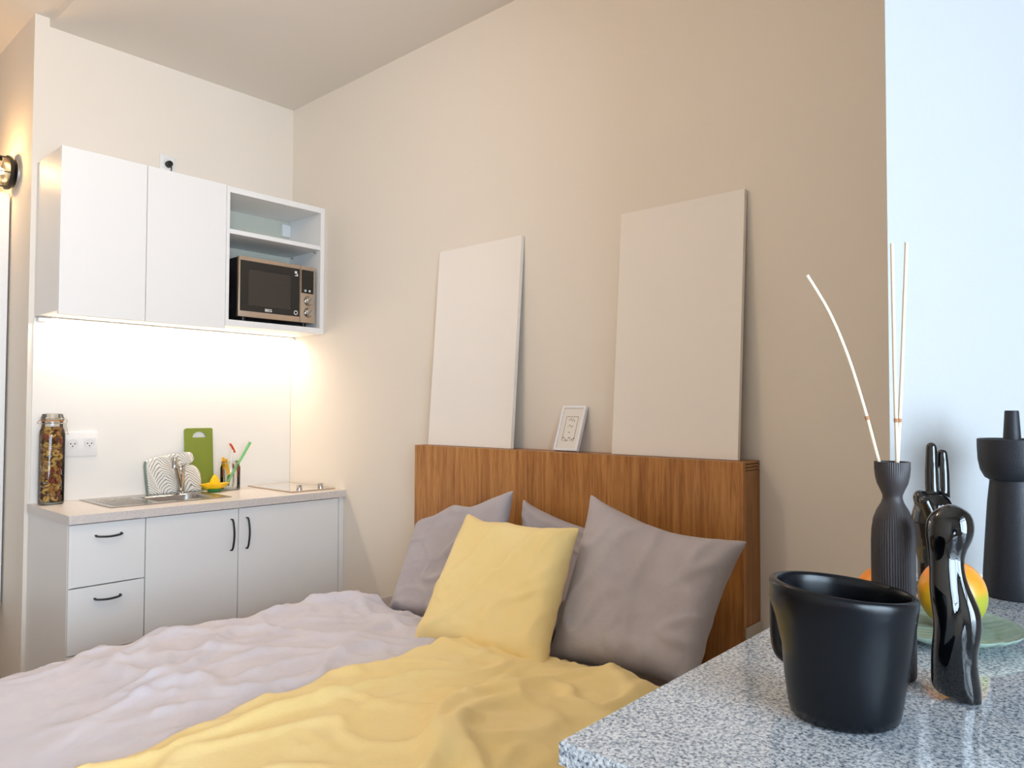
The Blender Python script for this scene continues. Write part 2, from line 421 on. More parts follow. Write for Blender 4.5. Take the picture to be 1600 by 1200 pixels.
for a, c in zip(rings, rings[1:]):
    n = len(a)
    for k in range(n): b.faces.new([a[k], a[(k + 1) % n], c[(k + 1) % n], c[k]])
b.faces.new(rings[-1]); put('basin', b, STEEL, t)
b = bmesh.new()
for k in range(7): box(SX0 + .03, BX0 - .03, SY0 + .05 + k * .045, SY0 + .062 + k * .045, .9045, .9062, .0008, bm=b)
put('drainer_ribs', b, STEEL, t, kind='stuff')
put('drain', lathe([(.02, 0), (.02, .002), (.012, .002)], 20, (-.81, -.255, .772)), CHROME, t)

# faucet
t = thing('faucet', 'chrome mixer tap with slanting spout behind the sink basin', 'faucet', (-.690, -.078, .9045))
put('base_column', lathe([(.0215, 0), (.0215, .004), (.0195, .006), (.0195, .098), (.0205, .101), (.0205, .118)], 28, (-.690, -.078, .9045)), CHROME, t)
put('lever', lathe([(.0205, 0), (.0212, .004), (.0212, .024), (.015, .033), (.004, .035)], 28, (-.690, -.078, 1.024)), CHROME, t)
put('lever_handle', tube([(-.690, -.085, 1.045), (-.686, -.13, 1.062)], [.006, .0045], 10), CHROME, t)
put('spout', tube(smooth_path([(-.698, -.094, .928), (-.715, -.122, .960), (-.745, -.162, 1.015), (-.772, -.20, 1.072), (-.777, -.208, 1.084)], 5), .0115, 14), CHROME, t)
put('spout_head', tube([(-.772, -.199, 1.096), (-.785, -.222, 1.094), (-.791, -.233, 1.070), (-.791, -.233, 1.052)], [.013, .016, .0155, .014], 14), CHROME, t)

t.location += Vector((-.028, -.027, 0))

# hob
t = thing('hob', 'two-burner glass hob with steel frame and two knobs', 'hob', (-.15, -.27, .9))
HX0, HX1, HY0, HY1 = -.292, -.010, -.505, -.03
put('frame', slab_hole(HX0, HX1, HY0, HY1, .9003, .9065, HX0 + .006, HX1 - .006, HY0 + .006, HY1 - .006), STEELC, t, smooth=False)
put('glass_plate', box(HX0 + .006, HX1 - .006, HY0 + .006, HY1 - .006, .9003, .9062), HOB, t, smooth=False)
for kx in (-.195, -.057):
    put('knob', lathe([(.0165, 0), (.0165, .005), (.0145, .006), (.0145, .024), (.013, .0255)], 24, (kx, -.43, .9063)), CHROME, t)

# ------------------------------------------------------------------ wall cabinets
UF = -.3616
t = thing('wall_cabinet', 'white handleless wall cabinet with two doors beside the microwave shelf', 'cabinet', (-1.0, -.18, 1.80))
b = bmesh.new()
box(-1.392, -1.374, UF + .018, -.002, 1.803, 2.552, bm=b); box(-.627, -.611, UF + .018, -.002, 1.803, 2.552, bm=b)
box(-1.374, -.627, UF + .018, -.002, 1.803, 1.819, bm=b); box(-1.374, -.627, UF + .018, -.002, 2.536, 2.552, bm=b); box(-1.374, -.627, -.010, -.002, 1.819, 2.536, bm=b)
put('carcass', b, LAM, t, smooth=False)
for x0, x1 in ((-1.392, -1.0175), (-1.0145, -.6105)):
    put('door', box(x0, x1, UF, UF + .017, 1.786, 2.556, .0012), LAM, t)
t = thing('open_shelf_unit', 'white open wall unit holding the microwave, against the right wall', 'shelf unit', (-.305, -.18, 1.80))
x0, x1 = -.6085, -.0015
b = box(x0, x0 + .018, UF, -.002, 1.803, 2.552, .0008); put('side_panel', b, LAM, t)
put('side_panel', box(x1 - .027, x1, UF, -.002, 1.803, 2.552, .0008), LAM, t)
put('bottom_panel', box(x0 + .018, x1 - .027, UF, -.002, 1.803, 1.836, .0008), LAM, t)
put('top_panel', box(x0 + .018, x1 - .027, UF, -.002, 2.520, 2.552, .0008), LAM, t)
put('back_panel', box(x0 + .018, x1 - .027, -.010, -.003, 1.836, 2.520), BACKP, t, smooth=False)
put('shelf', box(x0 + .018, x1 - .027, UF + .004, -.010, 2.300, 2.324, .0008), LAM, t)
for z, nm in ((2.470, 0),):
    br = put('hanging_bracket', box(-.085, -.0295, -.032, -.0105, 2.425, 2.500, .002), WHITEPL, t)
    put('screw', lathe([(.006, 0), (.005, .003)], 12, (0, 0, 0)), STEEL, br, world=False).matrix_local = Matrix.Translation((-.058 - 0, -.033, 2.46)) @ Matrix.Rotation(PI / 2, 4, 'X')
for z in (2.29,):
    put('shelf_pin', lathe([(.004, 0), (.004, .012)], 10, (0, 0, 0)), STEEL, t, world=False).matrix_local = Matrix.Translation(Vector((-.0285, -.31, z)) - Vector(t.location)) @ Matrix.Rotation(-PI / 2, 4, 'Y')
    put('shelf_pin', lathe([(.004, 0), (.004, .012)], 10, (0, 0, 0)), STEEL, t, world=False).matrix_local = Matrix.Translation(Vector((-.0285, -.06, z)) - Vector(t.location)) @ Matrix.Rotation(-PI / 2, 4, 'Y')
# LED profile
t = thing('led_strip_light', 'glowing LED strip light fixed under the wall cabinets', 'strip light', (-.69, -.03, 1.80))
put('housing', box(-1.385, -.006, -.050, -.009, 1.7965, 1.8028, .001), ALU, t)
put('diffuser', box(-1.33, -.020, -.046, -.012, 1.7905, 1.7963, .0015), LEDM, t)
put('end_cap', box(-1.386, -1.332, -.052, -.0085, 1.780, 1.7963, .001), WHITEPL, t); put('end_cap', box(-.018, -.005, -.052, -.0085, 1.780, 1.7963, .001), WHITEPL, t)

# microwave
t = thing('microwave', 'black and champagne steel microwave oven with two round knobs', 'microwave', (-.29, -.18, 1.8365))
MF = -.345; mx0, mx1, mz0, mz1 = -.528, -.052, 1.862, 2.192
body = put('body', box(mx0 + .004, mx1 - .003, MF + .022, -.045, mz0 + .004, mz1 - .002, .004, 2), BLKPL, t)
b = bmesh.new()
for k in range(8): box(mx0 + .0025, mx0 + .005, -.27, -.24, mz0 + .05 + k * .013, mz0 + .056 + k * .013, bm=b)
for k in range(8): box(mx0 + .0025, mx0 + .005, -.225, -.195, mz0 + .05 + k * .013, mz0 + .056 + k * .013, bm=b)
put('vent_slots', b, DARKH, body, smooth=False, kind='stuff')
for fx in (mx0 + .05, mx1 - .05):
    for fy in (-.30, -.08): put('foot', lathe([(.016, 0), (.016, .026), (.013, .0255)], 16, (fx, fy, 1.8363)), BLKPL, t)
dx1 = -.150
door = put('door', box(mx0, dx1 - .0015, MF, MF + .020, mz0, mz1, .002, 2), STEELC, t)
put('glass', box(mx0 + .008, dx1 - .006, MF - .002, MF - .0002, mz0 + .031, mz1 - .022, .0006), BLKGL, door)
put('window', box(mx0 + .055, dx1 - .065, MF - .0032, MF - .0021, mz0 + .065, mz1 - .070), DOORWIN, door, smooth=False)
pan = put('control_panel', box(dx1 + .0015, mx1, MF, MF + .020, mz0, mz1, .002, 2), STEELC, t)
put('display', box(dx1 + .006, mx1 - .012, MF - .0018, MF - .0002, mz0 + .172, mz1 - .022, .0005), BLKGL, pan)
def knob(zc):
    bm = lathe([(.0245, 0), (.0245, .004), (.0215, .006), (.0205, .020), (.018, .022)], 30)
    box(-.0025, .0025, -.0195, .0195, .020, .027, .001, bm=bm)
    bm.transform(Matrix.Translation((-.098, MF, zc)) @ Matrix.Rotation(math.radians(35), 4, 'Y') @ Matrix.Rotation(PI / 2, 4, 'X'))
    put('knob', bm, CHROME, pan)
    bm = lathe([(.0275, 0), (.0275, .0012)], 30); bm.transform(Matrix.Translation((-.098, MF, zc)) @ Matrix.Rotation(PI / 2, 4, 'X')); put('knob_shadow_ring', bm, BLKPL, pan)
knob(mz0 + .128); knob(mz0 + .060)
def text_mesh(s, size, loc, parent, m, name='lettering', sx=1.0, rot=(PI / 2, 0, 0)):
    cu = bpy.data.curves.new('txt', 'FONT'); cu.body = s; cu.size = size; cu.align_x = 'CENTER'; cu.align_y = 'CENTER'; cu.offset = size * .02; cu.extrude = .0002
    o = bpy.data.objects.new('txt', cu); COL.objects.link(o); bpy.context.view_layer.update()
    me = bpy.data.meshes.new_from_object(o); bpy.data.objects.remove(o)
    me.transform(Matrix.Translation(loc) @ Matrix.LocRotScale(None, __import__('mathutils').Euler(rot), Vector((sx, 1, 1))))
    return put(name, me, m, parent, smooth=False)
text_mesh('BEG', .021, (-.352, MF - .0026, mz0 + .046), door, WHITEPL, sx=1.15)
bm = bmesh.new(); box(-.189, -.175, MF - .0026, MF - .0021, mz1 - .052, mz1 - .038, bm=bm); box(-.188, -.168, MF - .0026, MF - .0021, mz1 - .066, mz1 - .062, bm=bm); box(-.176, -.170, MF - .0026, MF - .0021, mz1 - .062, mz1 - .052, bm=bm)
put('printed_mark', bm, WHITEPL, door, smooth=False)
bm = lathe([(.0125, 0), (.0125, .0004), (.0085, .0004), (.0085, 0)], 20, cap=False); bm.transform(Matrix.Translation((-.180, MF - .0024, mz0 + .052)) @ Matrix.Rotation(PI / 2, 4, 'X')); put('printed_ring', bm, WHITEPL, door, smooth=False)
for kx in (-.124, -.096):
    put('printed_icon', box(kx, kx + .012, MF - .0024, MF - .0019, mz0 + .181, mz0 + .193), PALEP, pan, smooth=False)

# ------------------------------------------------------------------ sockets
def socket_face(t, cx, cz, y, plug=False):
    put('insert', box(cx - .0275, cx + .0275, y - .0115, y - .0095, cz - .0275, cz + .0275, .002), WHITEPL, t)
    bm = lathe([(.0215, 0), (.0215, .002), (.0195, .002), (.0195, -.0005)], 28, cap=False); bm.transform(Matrix.Translation((cx, y - .0115, cz)) @ Matrix.Rotation(PI / 2, 4, 'X')); put('well_ring', bm, PALEP, t)
    for px, pz in ((-.0095, .0), (.0095, .0), (0, -.012)):
        bm = lathe([(.0032, 0), (.0032, .0006)], 10); bm.transform(Matrix.Translation((cx + px, y - .0117, cz + pz)) @ Matrix.Rotation(PI / 2, 4, 'X')); put('pin_hole', bm, DARKH, t)
t = thing('double_socket', 'white double wall socket beside the tall jar', 'socket', (-1.177, -.008, 1.12))
put('cover_plate', box(-1.252, -1.104, -.0180, -.0083, 1.118, 1.240, .003, 2), WHITEPL, t)
socket_face(t, -1.218, 1.182, -.008); socket_face(t, -1.142, 1.182, -.008)
t = thing('wall_socket', 'white single socket above the wall cabinets, with a black plug in it', 'socket', (-.776, 0, 2.66))
put('cover_plate', box(-.817, -.735, -.010, -.0003, 2.665, 2.750, .003, 2), WHITEPL, t); socket_face(t, -.776, 2.708, 0)
t = thing('power_plug', 'black power plug in the socket above the wall cabinets', 'plug', (-.776, -.015, 2.66))
bm = lathe([(.018, 0), (.019, .010), (.015, .028), (.010, .032)], 20); bm.transform(Matrix.Translation((-.774, -.0130, 2.700)) @ Matrix.Rotation(PI / 2, 4, 'X')); put('plug_body', bm, BLKPL, t)
put('cord', tube(smooth_path([(-.774, -.042, 2.698), (-.776, -.060, 2.66), (-.80, -.07, 2.58), (-.84, -.08, 2.558), (-.9, -.06, 2.556)], 5), .003, 8), BLKPL, t)

# ------------------------------------------------------------------ things on the worktop
# pasta jar
JX, JY = -1.327, -.082
t = thing('storage_jar', 'tall clip-top glass jar with steel lid rim, filled with dried curls', 'jar', (JX, JY, .9003))
def sq(t_, r, z): # slightly squared
    return 1 + .05 * math.cos(4 * t_) * (-1) * (1 if z < .35 else 0)
prof = [(.020, .0), (.050, .0), (.0545, .006), (.0550, .02), (.0550, .325), (.052, .350), (.046, .365), (.0445, .375), (.0445, .395)]
put('glass_body', lathe(prof, 40, (JX, JY, .9003), cap=False, rf=sq), GLASS, t)
put('glass_foot', lathe([(.0495, .0015), (.0505, .0105)], 40, (JX, JY, .9003)), mat('thick_glass', srgb(150, 150, 135), .1, coat=.6), t)
put('rubber_seal', lathe([(.0480, .3955), (.0495, .398), (.0480, .4005)], 40, (JX, JY, .9003)), SEAL, t)
lid = put('lid', lathe([(.0480, .401), (.0495, .404), (.0495, .411), (.046, .417), (.042, .431), (.028, .433)], 40, (JX, JY, .9003)), thin_glass('lid_glass', (.88, .88, .86, 1), .2, 1.6), t)
put('neck_ring', tube([(JX + .0505 * math.cos(a * PI / 16), JY + .0505 * math.sin(a * PI / 16), 1.287) for a in range(33)], .0018, 6, cap=False), WIRE, t)
put('neck_ring', tube([(JX + .0515 * math.cos(a * PI / 16), JY + .0515 * math.sin(a * PI / 16), 1.308) for a in range(33)], .0018, 6, cap=False), WIRE, t)
put('clip_wire', tube(smooth_path([(JX + .052, JY - .014, 1.308), (JX + .060, JY - .014, 1.296), (JX + .054, JY - .014, 1.284), (JX + .058, JY - .012, 1.262), (JX + .066, JY - .006, 1.236), (JX + .066, JY + .006, 1.236), (JX + .058, JY + .012, 1.262), (JX + .054, JY + .014, 1.284)], 4), .0014, 6), WIRE, t)
put('clip_wire', tube(smooth_path([(JX - .052, JY - .014, 1.308), (JX - .060, JY - .012, 1.300), (JX - .060, JY + .012, 1.288), (JX - .052, JY + .014, 1.286)], 4), .0014, 6), WIRE, t)
# curls inside
PCOL = [mat('dried_ochre', srgb(214, 168, 88), .7, bump=(150, .6, .002)), mat('dried_tan', srgb(190, 132, 66), .7, bump=(150, .6, .002)), mat('dried_brown', srgb(124, 74, 40), .75, bump=(150, .6, .002)), mat('dried_red', srgb(150, 64, 44), .7, bump=(150, .6, .002))]
def curl_mesh(k):
    b = bmesh.new(); pts = []; rads = []
    n = 12; turn = 1.35 + .25 * k
    for i in range(n + 1):
        a = i / n * turn * PI; r = .0105 + .002 * math.sin(a * 1.7 + k)
        pts.append((r * math.cos(a), r * math.sin(a), .004 * math.sin(a * 1.3 + k))); rads.append(.0040 + .0024 * math.sin(PI * i / n))
    tube(pts, rads, 7, bm=b, flat=(1.0, 1.25)); me = bpy.data.meshes.new('dried_curl'); bmesh.ops.recalc_face_normals(b, faces=b.faces); b.to_mesh(me); b.free(); me.shade_smooth(); return me
CM = []
for k in range(3):
    for m_ in PCOL:
        me = curl_mesh(k); me.materials.append(m_); CM.append(me)
rng = random.Random(3)
cnt = 0
for L in range(19):
    z = .9003 + .027 + L * .0182
    for j in range(6):
        r = .030 if j < 5 else 0
        if j == 5 and L % 2: continue
        a = 2 * PI * (j + .5 * (L % 2)) / 5 + rng.uniform(-.12, .12)
        me = CM[rng.choices(range(12), weights=[4, 4, 3, 2] * 3)[0]]
        o = bpy.data.objects.new('dried_curl', me); COL.objects.link(o)
        o.location = (JX + r * math.cos(a), JY + r * math.sin(a), z + rng.uniform(-.003, .003)); o.rotation_euler = (rng.uniform(0, 6), rng.uniform(0, 6), rng.uniform(0, 6))
        sc = 1.1; o.scale = (sc, sc, sc)
        tag(o, 'small dried curl packed inside the tall clip-top jar', 'dried food', 'dried curls in the tall jar'); cnt += 1

# green cutting board (leans on the splashback)
bw, bh = .160, .350
outl = []
for cx, cz, a0 in ((bw - .008, .008, 270), (bw - .008, bh - .008, 0), (.014, bh - .014, 90), (.008, .008, 180)):
    rr = .014 if a0 == 90 else .008
    for k in range(5):
        a = math.radians(a0 + 90 * k / 4); outl.append((cx + rr * math.cos(a), cz + rr * math.sin(a)))
b = bmesh.new()
hole = [(.083 + .039 * math.cos(a), bh - .052 + .033 * max(0, math.sin(a))) for a in [PI * k / 12 for k in range(13)]]
ov = [b.verts.new((p[0], 0, p[1])) for p in outl]; hv = [b.verts.new((p[0], 0, p[1])) for p in hole]
es = [b.edges.new((ov[i], ov[(i + 1) % len(ov)])) for i in range(len(ov))] + [b.edges.new((hv[i], hv[(i + 1) % len(hv)])) for i in range(len(hv))]
bmesh.ops.triangle_fill(b, edges=es, use_beauty=True)
r = bmesh.ops.extrude_face_region(b, geom=list(b.faces))
for v in [g for g in r['geom'] if isinstance(g, bmesh.types.BMVert)]: v.co.y += .008
b.transform(Matrix.Translation((-.664, -.046, .9006)) @ Matrix.Rotation(math.radians(-4.6), 4, 'X'))
tag(put('cutting_board', b, GREENB, ang=25), 'green plastic cutting board with handle slot leaning on the splashback', 'cutting board')

# oven mitt with leaf print standing in front of the board
def mz(px, py): # local outline in metres
    return ((px - 231) * .0034, (768 - py) * .00325 )
pts = [mz(*p) for p in [(231, 768), (229, 745), (227, 722), (228, 713), (240, 709), (262, 704.5), (285, 702), (296, 701.5), (301, 706), (302.5, 713), (300, 719), (294, 722.5), (300, 723.5), (307, 728), (312, 737), (314, 750), (314, 768)]]
pts = [(p.x, p.z) for p in smooth_path([(a, 0, c) for a, c in pts], 3)]
b = extrude_poly(pts, .024, .010)
t = thing('oven_mitt', 'grey-white leaf-patterned oven mitt propped against the splashback behind the tap', 'oven mitt', (-.75, -.08, .9046))
MT = Matrix.Translation((-.872, -.082, .9048)) @ Matrix.Rotation(math.radians(-4), 4, 'X')
b.transform(MT); put('mitt_body', b, MITT, t, ang=60)
b = tube([(p[0] - .001, .012, p[1]) for p in [mz(230, 767), mz(228, 745), mz(226.5, 722), mz(227.5, 714)]], .013, 10, flat=(.35, 1)); b.transform(MT); put('binding', b, TEAL, t, label='teal edge binding')

# lemon squeezer
t = thing('lemon_squeezer', 'yellow plastic lemon squeezer with pointed cone on a green base', 'juicer', (-.553, -.12, .9006))
LS = (-.553, -.155, .9006)
put('base_dish', lathe([(.030, 0), (.034, .002), (.044, .020), (.042, .020), (.031, .005)], 30, LS), GRNP, t, label='green base dish')
star = lambda th, r, z: 1 + (.62 * max(0, math.cos(2 * th)) ** 3 + .25 * max(0, -math.cos(2 * th)) ** 3) * max(0, (r - .03) / .02)
put('bowl', lathe([(.026, .010), (.036, .016), (.046, .032), (.052, .046), (.0495, .046), (.042, .034), (.028, .030)], 64, LS, rf=star), YELP, t)
flute = lambda th, r, z: 1 + .10 * math.cos(8 * th)
put('cone', lathe([(.032, .030), (.028, .046), (.020, .068), (.010, .088), (.003, .096)], 64, LS, rf=flute), YELP, t)

# utensil jar
GX, GY = -.438, -.105
t = thing('utensil_jar', 'clear glass jar holding colourful kitchen utensils on the worktop', 'jar', (GX, GY, .9003))
put('glass_body', lathe([(.030, 0), (.050, .0), (.0535, .006), (.0535, .125), (.050, .138), (.0475, .143), (.0475, .158), (.049, .160), (.047, .161), (.0455, .158)], 36, (GX, GY, .9003), cap=False), GLASS, t)
put('glass_foot', lathe([(.048, .001), (.0490, .009)], 36, (GX, GY, .9003)), mat('thick_glass_pale', srgb(175, 172, 160), .1, coat=.6), t)
put('wire_bail', tube([(GX + .0492 * math.cos(a * PI / 12), GY + .0492 * math.sin(a * PI / 12), 1.052) for a in range(25)], .0013, 6, cap=False), WIRE, t)
tag(put('utensil', tube([(GX - .036, GY - .012, .920), (GX + .095, GY - .045, 1.168)], [.006, .0085], 12), GRNL), 'light green utensil handle sticking out diagonally to the right of the jar', 'utensil', 'utensils in the glass jar')
def utensil(lbl, parts):
    t = thing('utensil', lbl, 'utensil', parts[0][1][0], 0, 'utensils in the glass jar')
    for nm, pth, rad, m_, fl in parts: put(nm, tube(smooth_path(pth, 4), rad, 10, flat=fl), m_, t)
utensil('white and orange spatula in the glass jar, its orange tip highest', [('shaft', [(GX + .0, GY + .010, .912), (GX + .006, GY + .012, 1.00), (GX + .020, GY + .014, 1.125)], .0055, WHITEPL, (1, 1)),
    ('blade', [(GX + .030, GY + .012, 1.110), (GX + .016, GY + .012, 1.140), (GX + .002, GY + .012, 1.160)], .0115, ORAP, (1.1, .4))])
utensil('yellow utensil with green lower half, at the left inside the glass jar', [('handle', [(GX - .030, GY + .002, 1.075), (GX - .020, GY + .002, 1.03), (GX - .006, GY + .002, .985)], .0105, YEL2, (1, .6)),
    ('lower_blade', [(GX - .0055, GY + .002, .984), (GX - .010, GY + .002, .950), (GX - .015, GY + .002, .925)], .010, GRNP, (1, .6))])
utensil('amber peeler leaning at the left rim inside the glass jar', [('handle', [(GX - .040, GY + .008, 1.085), (GX - .038, GY + .008, 1.05), (GX - .034, GY + .008, 1.02)], .0080, YEL2, (1, .6)), ('blade', [(GX - .034, GY + .008, 1.018), (GX - .028, GY + .01, .93)], .005, STEEL, (1, .5))])
utensil('orange-red narrow utensil upright along the right wall of the glass jar', [('head', [(GX + .042, GY - .004, 1.055), (GX + .044, GY - .004, 1.02), (GX + .040, GY - .004, .97)], [.004] * 3 + [.0065] * 3 + [.003] * 3, ORAP, (1, .7))])
utensil('steel beater with brown tip standing in the middle of the glass jar', [('wire', [(GX + .010, GY - .010, .915), (GX + .014, GY - .012, .95), (GX + .012, GY - .012, 1.02)], .0045, CHROME, (1, 1)), ('tip', [(GX + .012, GY - .012, 1.021), (GX + .011, GY - .012, 1.045)], .005, PCOL[2], (1, 1))])

# ------------------------------------------------------------------ corridor: sconce and tall cabinet
t = thing('wall_sconce', 'black-framed glass wall lamp glowing warm in the corridor', 'wall lamp', (-1.42, .27, 2.55))
SY, SZ = .262, 2.548
ax = Matrix.Translation((XL, SY, SZ)) @ Matrix.Rotation(-PI / 2, 4, 'Y')
def sl(prof, m, nm, cap=True, seg=32):
    b = lathe(prof, seg, cap=cap); b.transform(ax); return put(nm, b, m, t)
sl([(.072, .0005), (.072, .010), (.066, .014)], ALU, 'wall_plate')
sl([(.030, .013), (.030, .024), (.082, .026), (.086, .034), (.086, .044), (.070, .052)], LAMPBLK, 'socket_ring')
sl([(.074, .053), (.078, .075), (.078, .20), (.06, .225)], GLASS, 'glass_shade', cap=False)
for a in range(6):
    an = a * PI / 3 + .3
    b = tube([(.083 * math.cos(an), .083 * math.sin(an), .044), (.083 * math.cos(an), .083 * math.sin(an), .22)], .0028, 8); b.transform(ax); put('cage_wire', b, LAMPBLK, t)
sl([(.080, .216), (.086, .22), (.080, .226)], LAMPBLK, 'end_ring')
sl([(.012, .053), (.020, .075), (.038, .11), (.043, .135), (.036, .165), (.012, .18)], GLOW, 'bulb')
t = thing('tall_cabinet', 'tall white cabinet in the corridor below the lamp, cut by the left picture edge', 'cabinet', (-1.75, .5, .36))
put('carcass', box(-2.05, XL - .012, .345, .62, .362, 2.458, .001), LAM, t)
put('door', box(-2.05, XL - .010, .325, .343, .360, 2.460, .0015), LAM, t)

# off-frame ceiling lamp whose bulbs warm the room
t = thing('ceiling_lamp', 'ceiling lamp bar with four warm bulbs above the bed', 'ceiling lamp', (-1.87, -1.9, 3.28))
put('bar', tube([(BULBS[0][0] - .05, BULBS[0][1] + .06, 3.08), (BULBS[3][0] + .05, BULBS[3][1] - .06, 3.08)], .012, 10), BLACKM, t)
put('stem', tube([(-1.87, -1.90, 3.08), (-1.87, -1.90, 3.2845)], .008, 10), BLACKM, t)
for bb in BULBS: put('socket', lathe([(.015, .05), (.018, .055), (.018, .14), (.012, .15)], 14, bb), BLACKM, t)

# ------------------------------------------------------------------ headboard and what leans on it
HBX, HY0_, HY1_, HZ = -.137, -1.353, -3.021, 1.187
t = thing('headboard', 'walnut-brown veneered bed headboard box against the wall', 'headboard', (-.07, -2.19, 0))
put('front_panel', box(HBX, HBX + .02, HY1_, HY0_, 0, HZ, .0008), WOOD, t)
put('end_panel', box(HBX + .0202, -.002, HY1_, HY1_ + .02, 0, HZ - .032, .0008), WOODS, t)
put('end_panel', box(HBX + .0202, -.002, HY0_ - .02, HY0_, 0, HZ - .032, .0008), WOODS, t)
for k in range(3):
    z1 = HZ - k * .0108
    put('top_layer', box(HBX + .0202, -.002, HY1_ + (.0 if k % 2 == 0 else .0), HY0_, z1 - .0078, z1, .0006), WOODS, t)
put('core', box(HBX + .021, -.004, HY1_ + .003, HY0_ - .003, HZ - .0315, HZ - .009), mat('dark_core', srgb(60, 36, 18), .8), t, smooth=False)
put('socket_plate', box(-.128, -.006, HY1_ - .009, HY1_ - .0003, .555, .637, .002), mat('beige_plate', srgb(205, 195, 180), .5), t, label='small beige socket plate low on the end')

def leaning(name, label, cat, y0, y1, xb, zb, L, th, parts, lean_top=-.0015):
    """panel leaning to the wall: bottom front edge at x=xb, top back edge at wall"""
    t = thing(name, label, cat, (xb, (y0 + y1) / 2, zb))
    # angle so that top back edge touches x=lean_top
    a = math.asin(min(.9, (lean_top - xb - th) / L))
    # local: u along height, thickness toward +x
    Mx = Matrix.Translation((xb, (y0 + y1) / 2, zb + .0004 + 0)) @ Matrix.Rotation(a, 4, 'Y')
    # rotate about y: height axis z leans towards +x ; bottom-back corner dips by th*sin(a)
    Mx = Matrix.Translation((0, 0, th * math.sin(a))) @ Mx
    parts(t, Mx, abs(y1 - y0), L, th); return t
def canvas_parts(t, Mx, W, L, th):
    nx, ny = 24, 40
    b = bmesh.new(); V = [[None] * (ny + 1) for _ in range(nx + 1)]
    for i in range(nx + 1):
        for j in range(ny + 1):
            u, v = i / nx, j / ny
            du = min(u, 1 - u) * W; dv = min(v, 1 - v) * L
            d = min(1, min(du, dv) / .05); sag = .0032 * (d * d * (3 - 2 * d))
            V[i][j] = b.verts.new((sag, (u - .5) * W, v * L))
    for i in range(nx):
        for j in range(ny): b.faces.new([V[i][j], V[i + 1][j], V[i + 1][j + 1], V[i][j + 1]])
    ring = [V[i][0] for i in range(nx + 1)] + [V[nx][j] for j in range(1, ny + 1)] + [V[i][ny] for i in range(nx - 1, -1, -1)] + [V[0][j] for j in range(ny - 1, 0, -1)]
    bk = [b.verts.new((th, v.co.y, v.co.z)) for v in ring]
    for k in range(len(ring)): b.faces.new([ring[k], ring[(k + 1) % len(ring)], bk[(k + 1) % len(ring)], bk[k]])
    b.transform(Mx); put('canvas_cloth', b, CANVAS, t, ang=50)
    b = slab_hole(-W / 2 + .002, W / 2 - .002, .002, L - .002, 0, th - .005, -W / 2 + .035, W / 2 - .035, .035, L - .035)
    b.transform(Matrix(((0, 0, 1, .004), (1, 0, 0, 0), (0, 1, 0, 0), (0, 0, 0, 1)))); b.transform(Mx); put('stretcher_frame', b, REED, t, smooth=False)
leaning('blank_canvas', 'blank white canvas leaning at the left end of the headboard top', 'canvas', -1.396, -1.937, -.090, HZ, .955, .019, canvas_parts)
leaning('blank_canvas', 'blank white canvas leaning at the right end of the headboard top', 'canvas', -2.466, -2.981, -.090, HZ, .955, .019, canvas_parts)
def frame_parts(t, Mx, W, L, th):
    fb = .010
    b = slab_hole(-W / 2, W / 2, 0, L, 0, th, -W / 2 + fb, W / 2 - fb, fb, L - fb)
    CV = Matrix(((0, 0, 1, 0), (1, 0, 0, 0), (0, 1, 0, 0), (0, 0, 0, 1)))
    b.transform(Mx @ CV); put('frame_border', b, FRAMEW, t, smooth=False)
    b = box(-W / 2 + fb, W / 2 - fb, fb, L - fb, .005, .007); b.transform(Mx @ CV); pr = put('print', b, PAPER, t, smooth=False)
    # printed outline and marks
    b = bmesh.new(); z0, z1 = .0044, .0049
    pw, p0, p1 = .031, .045, .148
    box(-pw, pw, p1, p1 + .0013, z0, z1, bm=b); box(-pw, -pw + .0012, p0, p1, z0, z1, bm=b); box(pw - .0012, pw, p0, p1, z0, z1, bm=b)
    rg = random.Random(5)
    for k in range(26):
        x = -pw + (2 * pw) * k / 25; y = p0 + rg.uniform(-.003, .012)
        q = bmesh.ops.create_cube(b, size=1); a = rg.uniform(-1, 1); mm = Matrix.Translation((x, y, (z0 + z1) / 2)) @ Matrix.Rotation(a, 4, 'Z') @ Matrix.Diagonal((.0016, rg.uniform(.003, .0075), .0004, 1)); bmesh.ops.transform(b, matrix=mm, verts=q['verts'])
    for (ry, n, wd) in ((.133, 6, .014), (.107, 5, .012), (.078, 2, .003)):
        for k in range(n):
            x = -wd + 2 * wd * k / max(1, n - 1); q = bmesh.ops.create_cube(b, size=1)
            mm = Matrix.Translation((x + .001, ry + rg.uniform(-.004, .004) + k * .0006, (z0 + z1) / 2)) @ Matrix.Rotation(rg.uniform(-.9, .9), 4, 'Z') @ Matrix.Diagonal((.0021, rg.uniform(.004, .0075), .0004, 1)); bmesh.ops.transform(b, matrix=mm, verts=q['verts'])
    b.transform(Mx @ CV); put('printed_marks', b, INK, pr, smooth=False)
leaning('picture_frame', 'small white picture frame with black handwritten print between the canvases', 'picture frame', -2.170, -2.292, -.085, HZ, .196, .016, frame_parts)

# ------------------------------------------------------------------ cloth solver
def batches(pairs):
    """colour constraints greedily so every batch has disjoint vertices"""
    used = {}; out = []
    for (i, j) in pairs:
        k = 0
        ui, uj = used.setdefault(i, set()), used.setdefault(j, set())
        while k in ui or k in uj: k += 1
        ui.add(k); uj.add(k)
        while len(out) <= k: out.append([])
        out[k].append((i, j))
    return [np.array(o) for o in out]

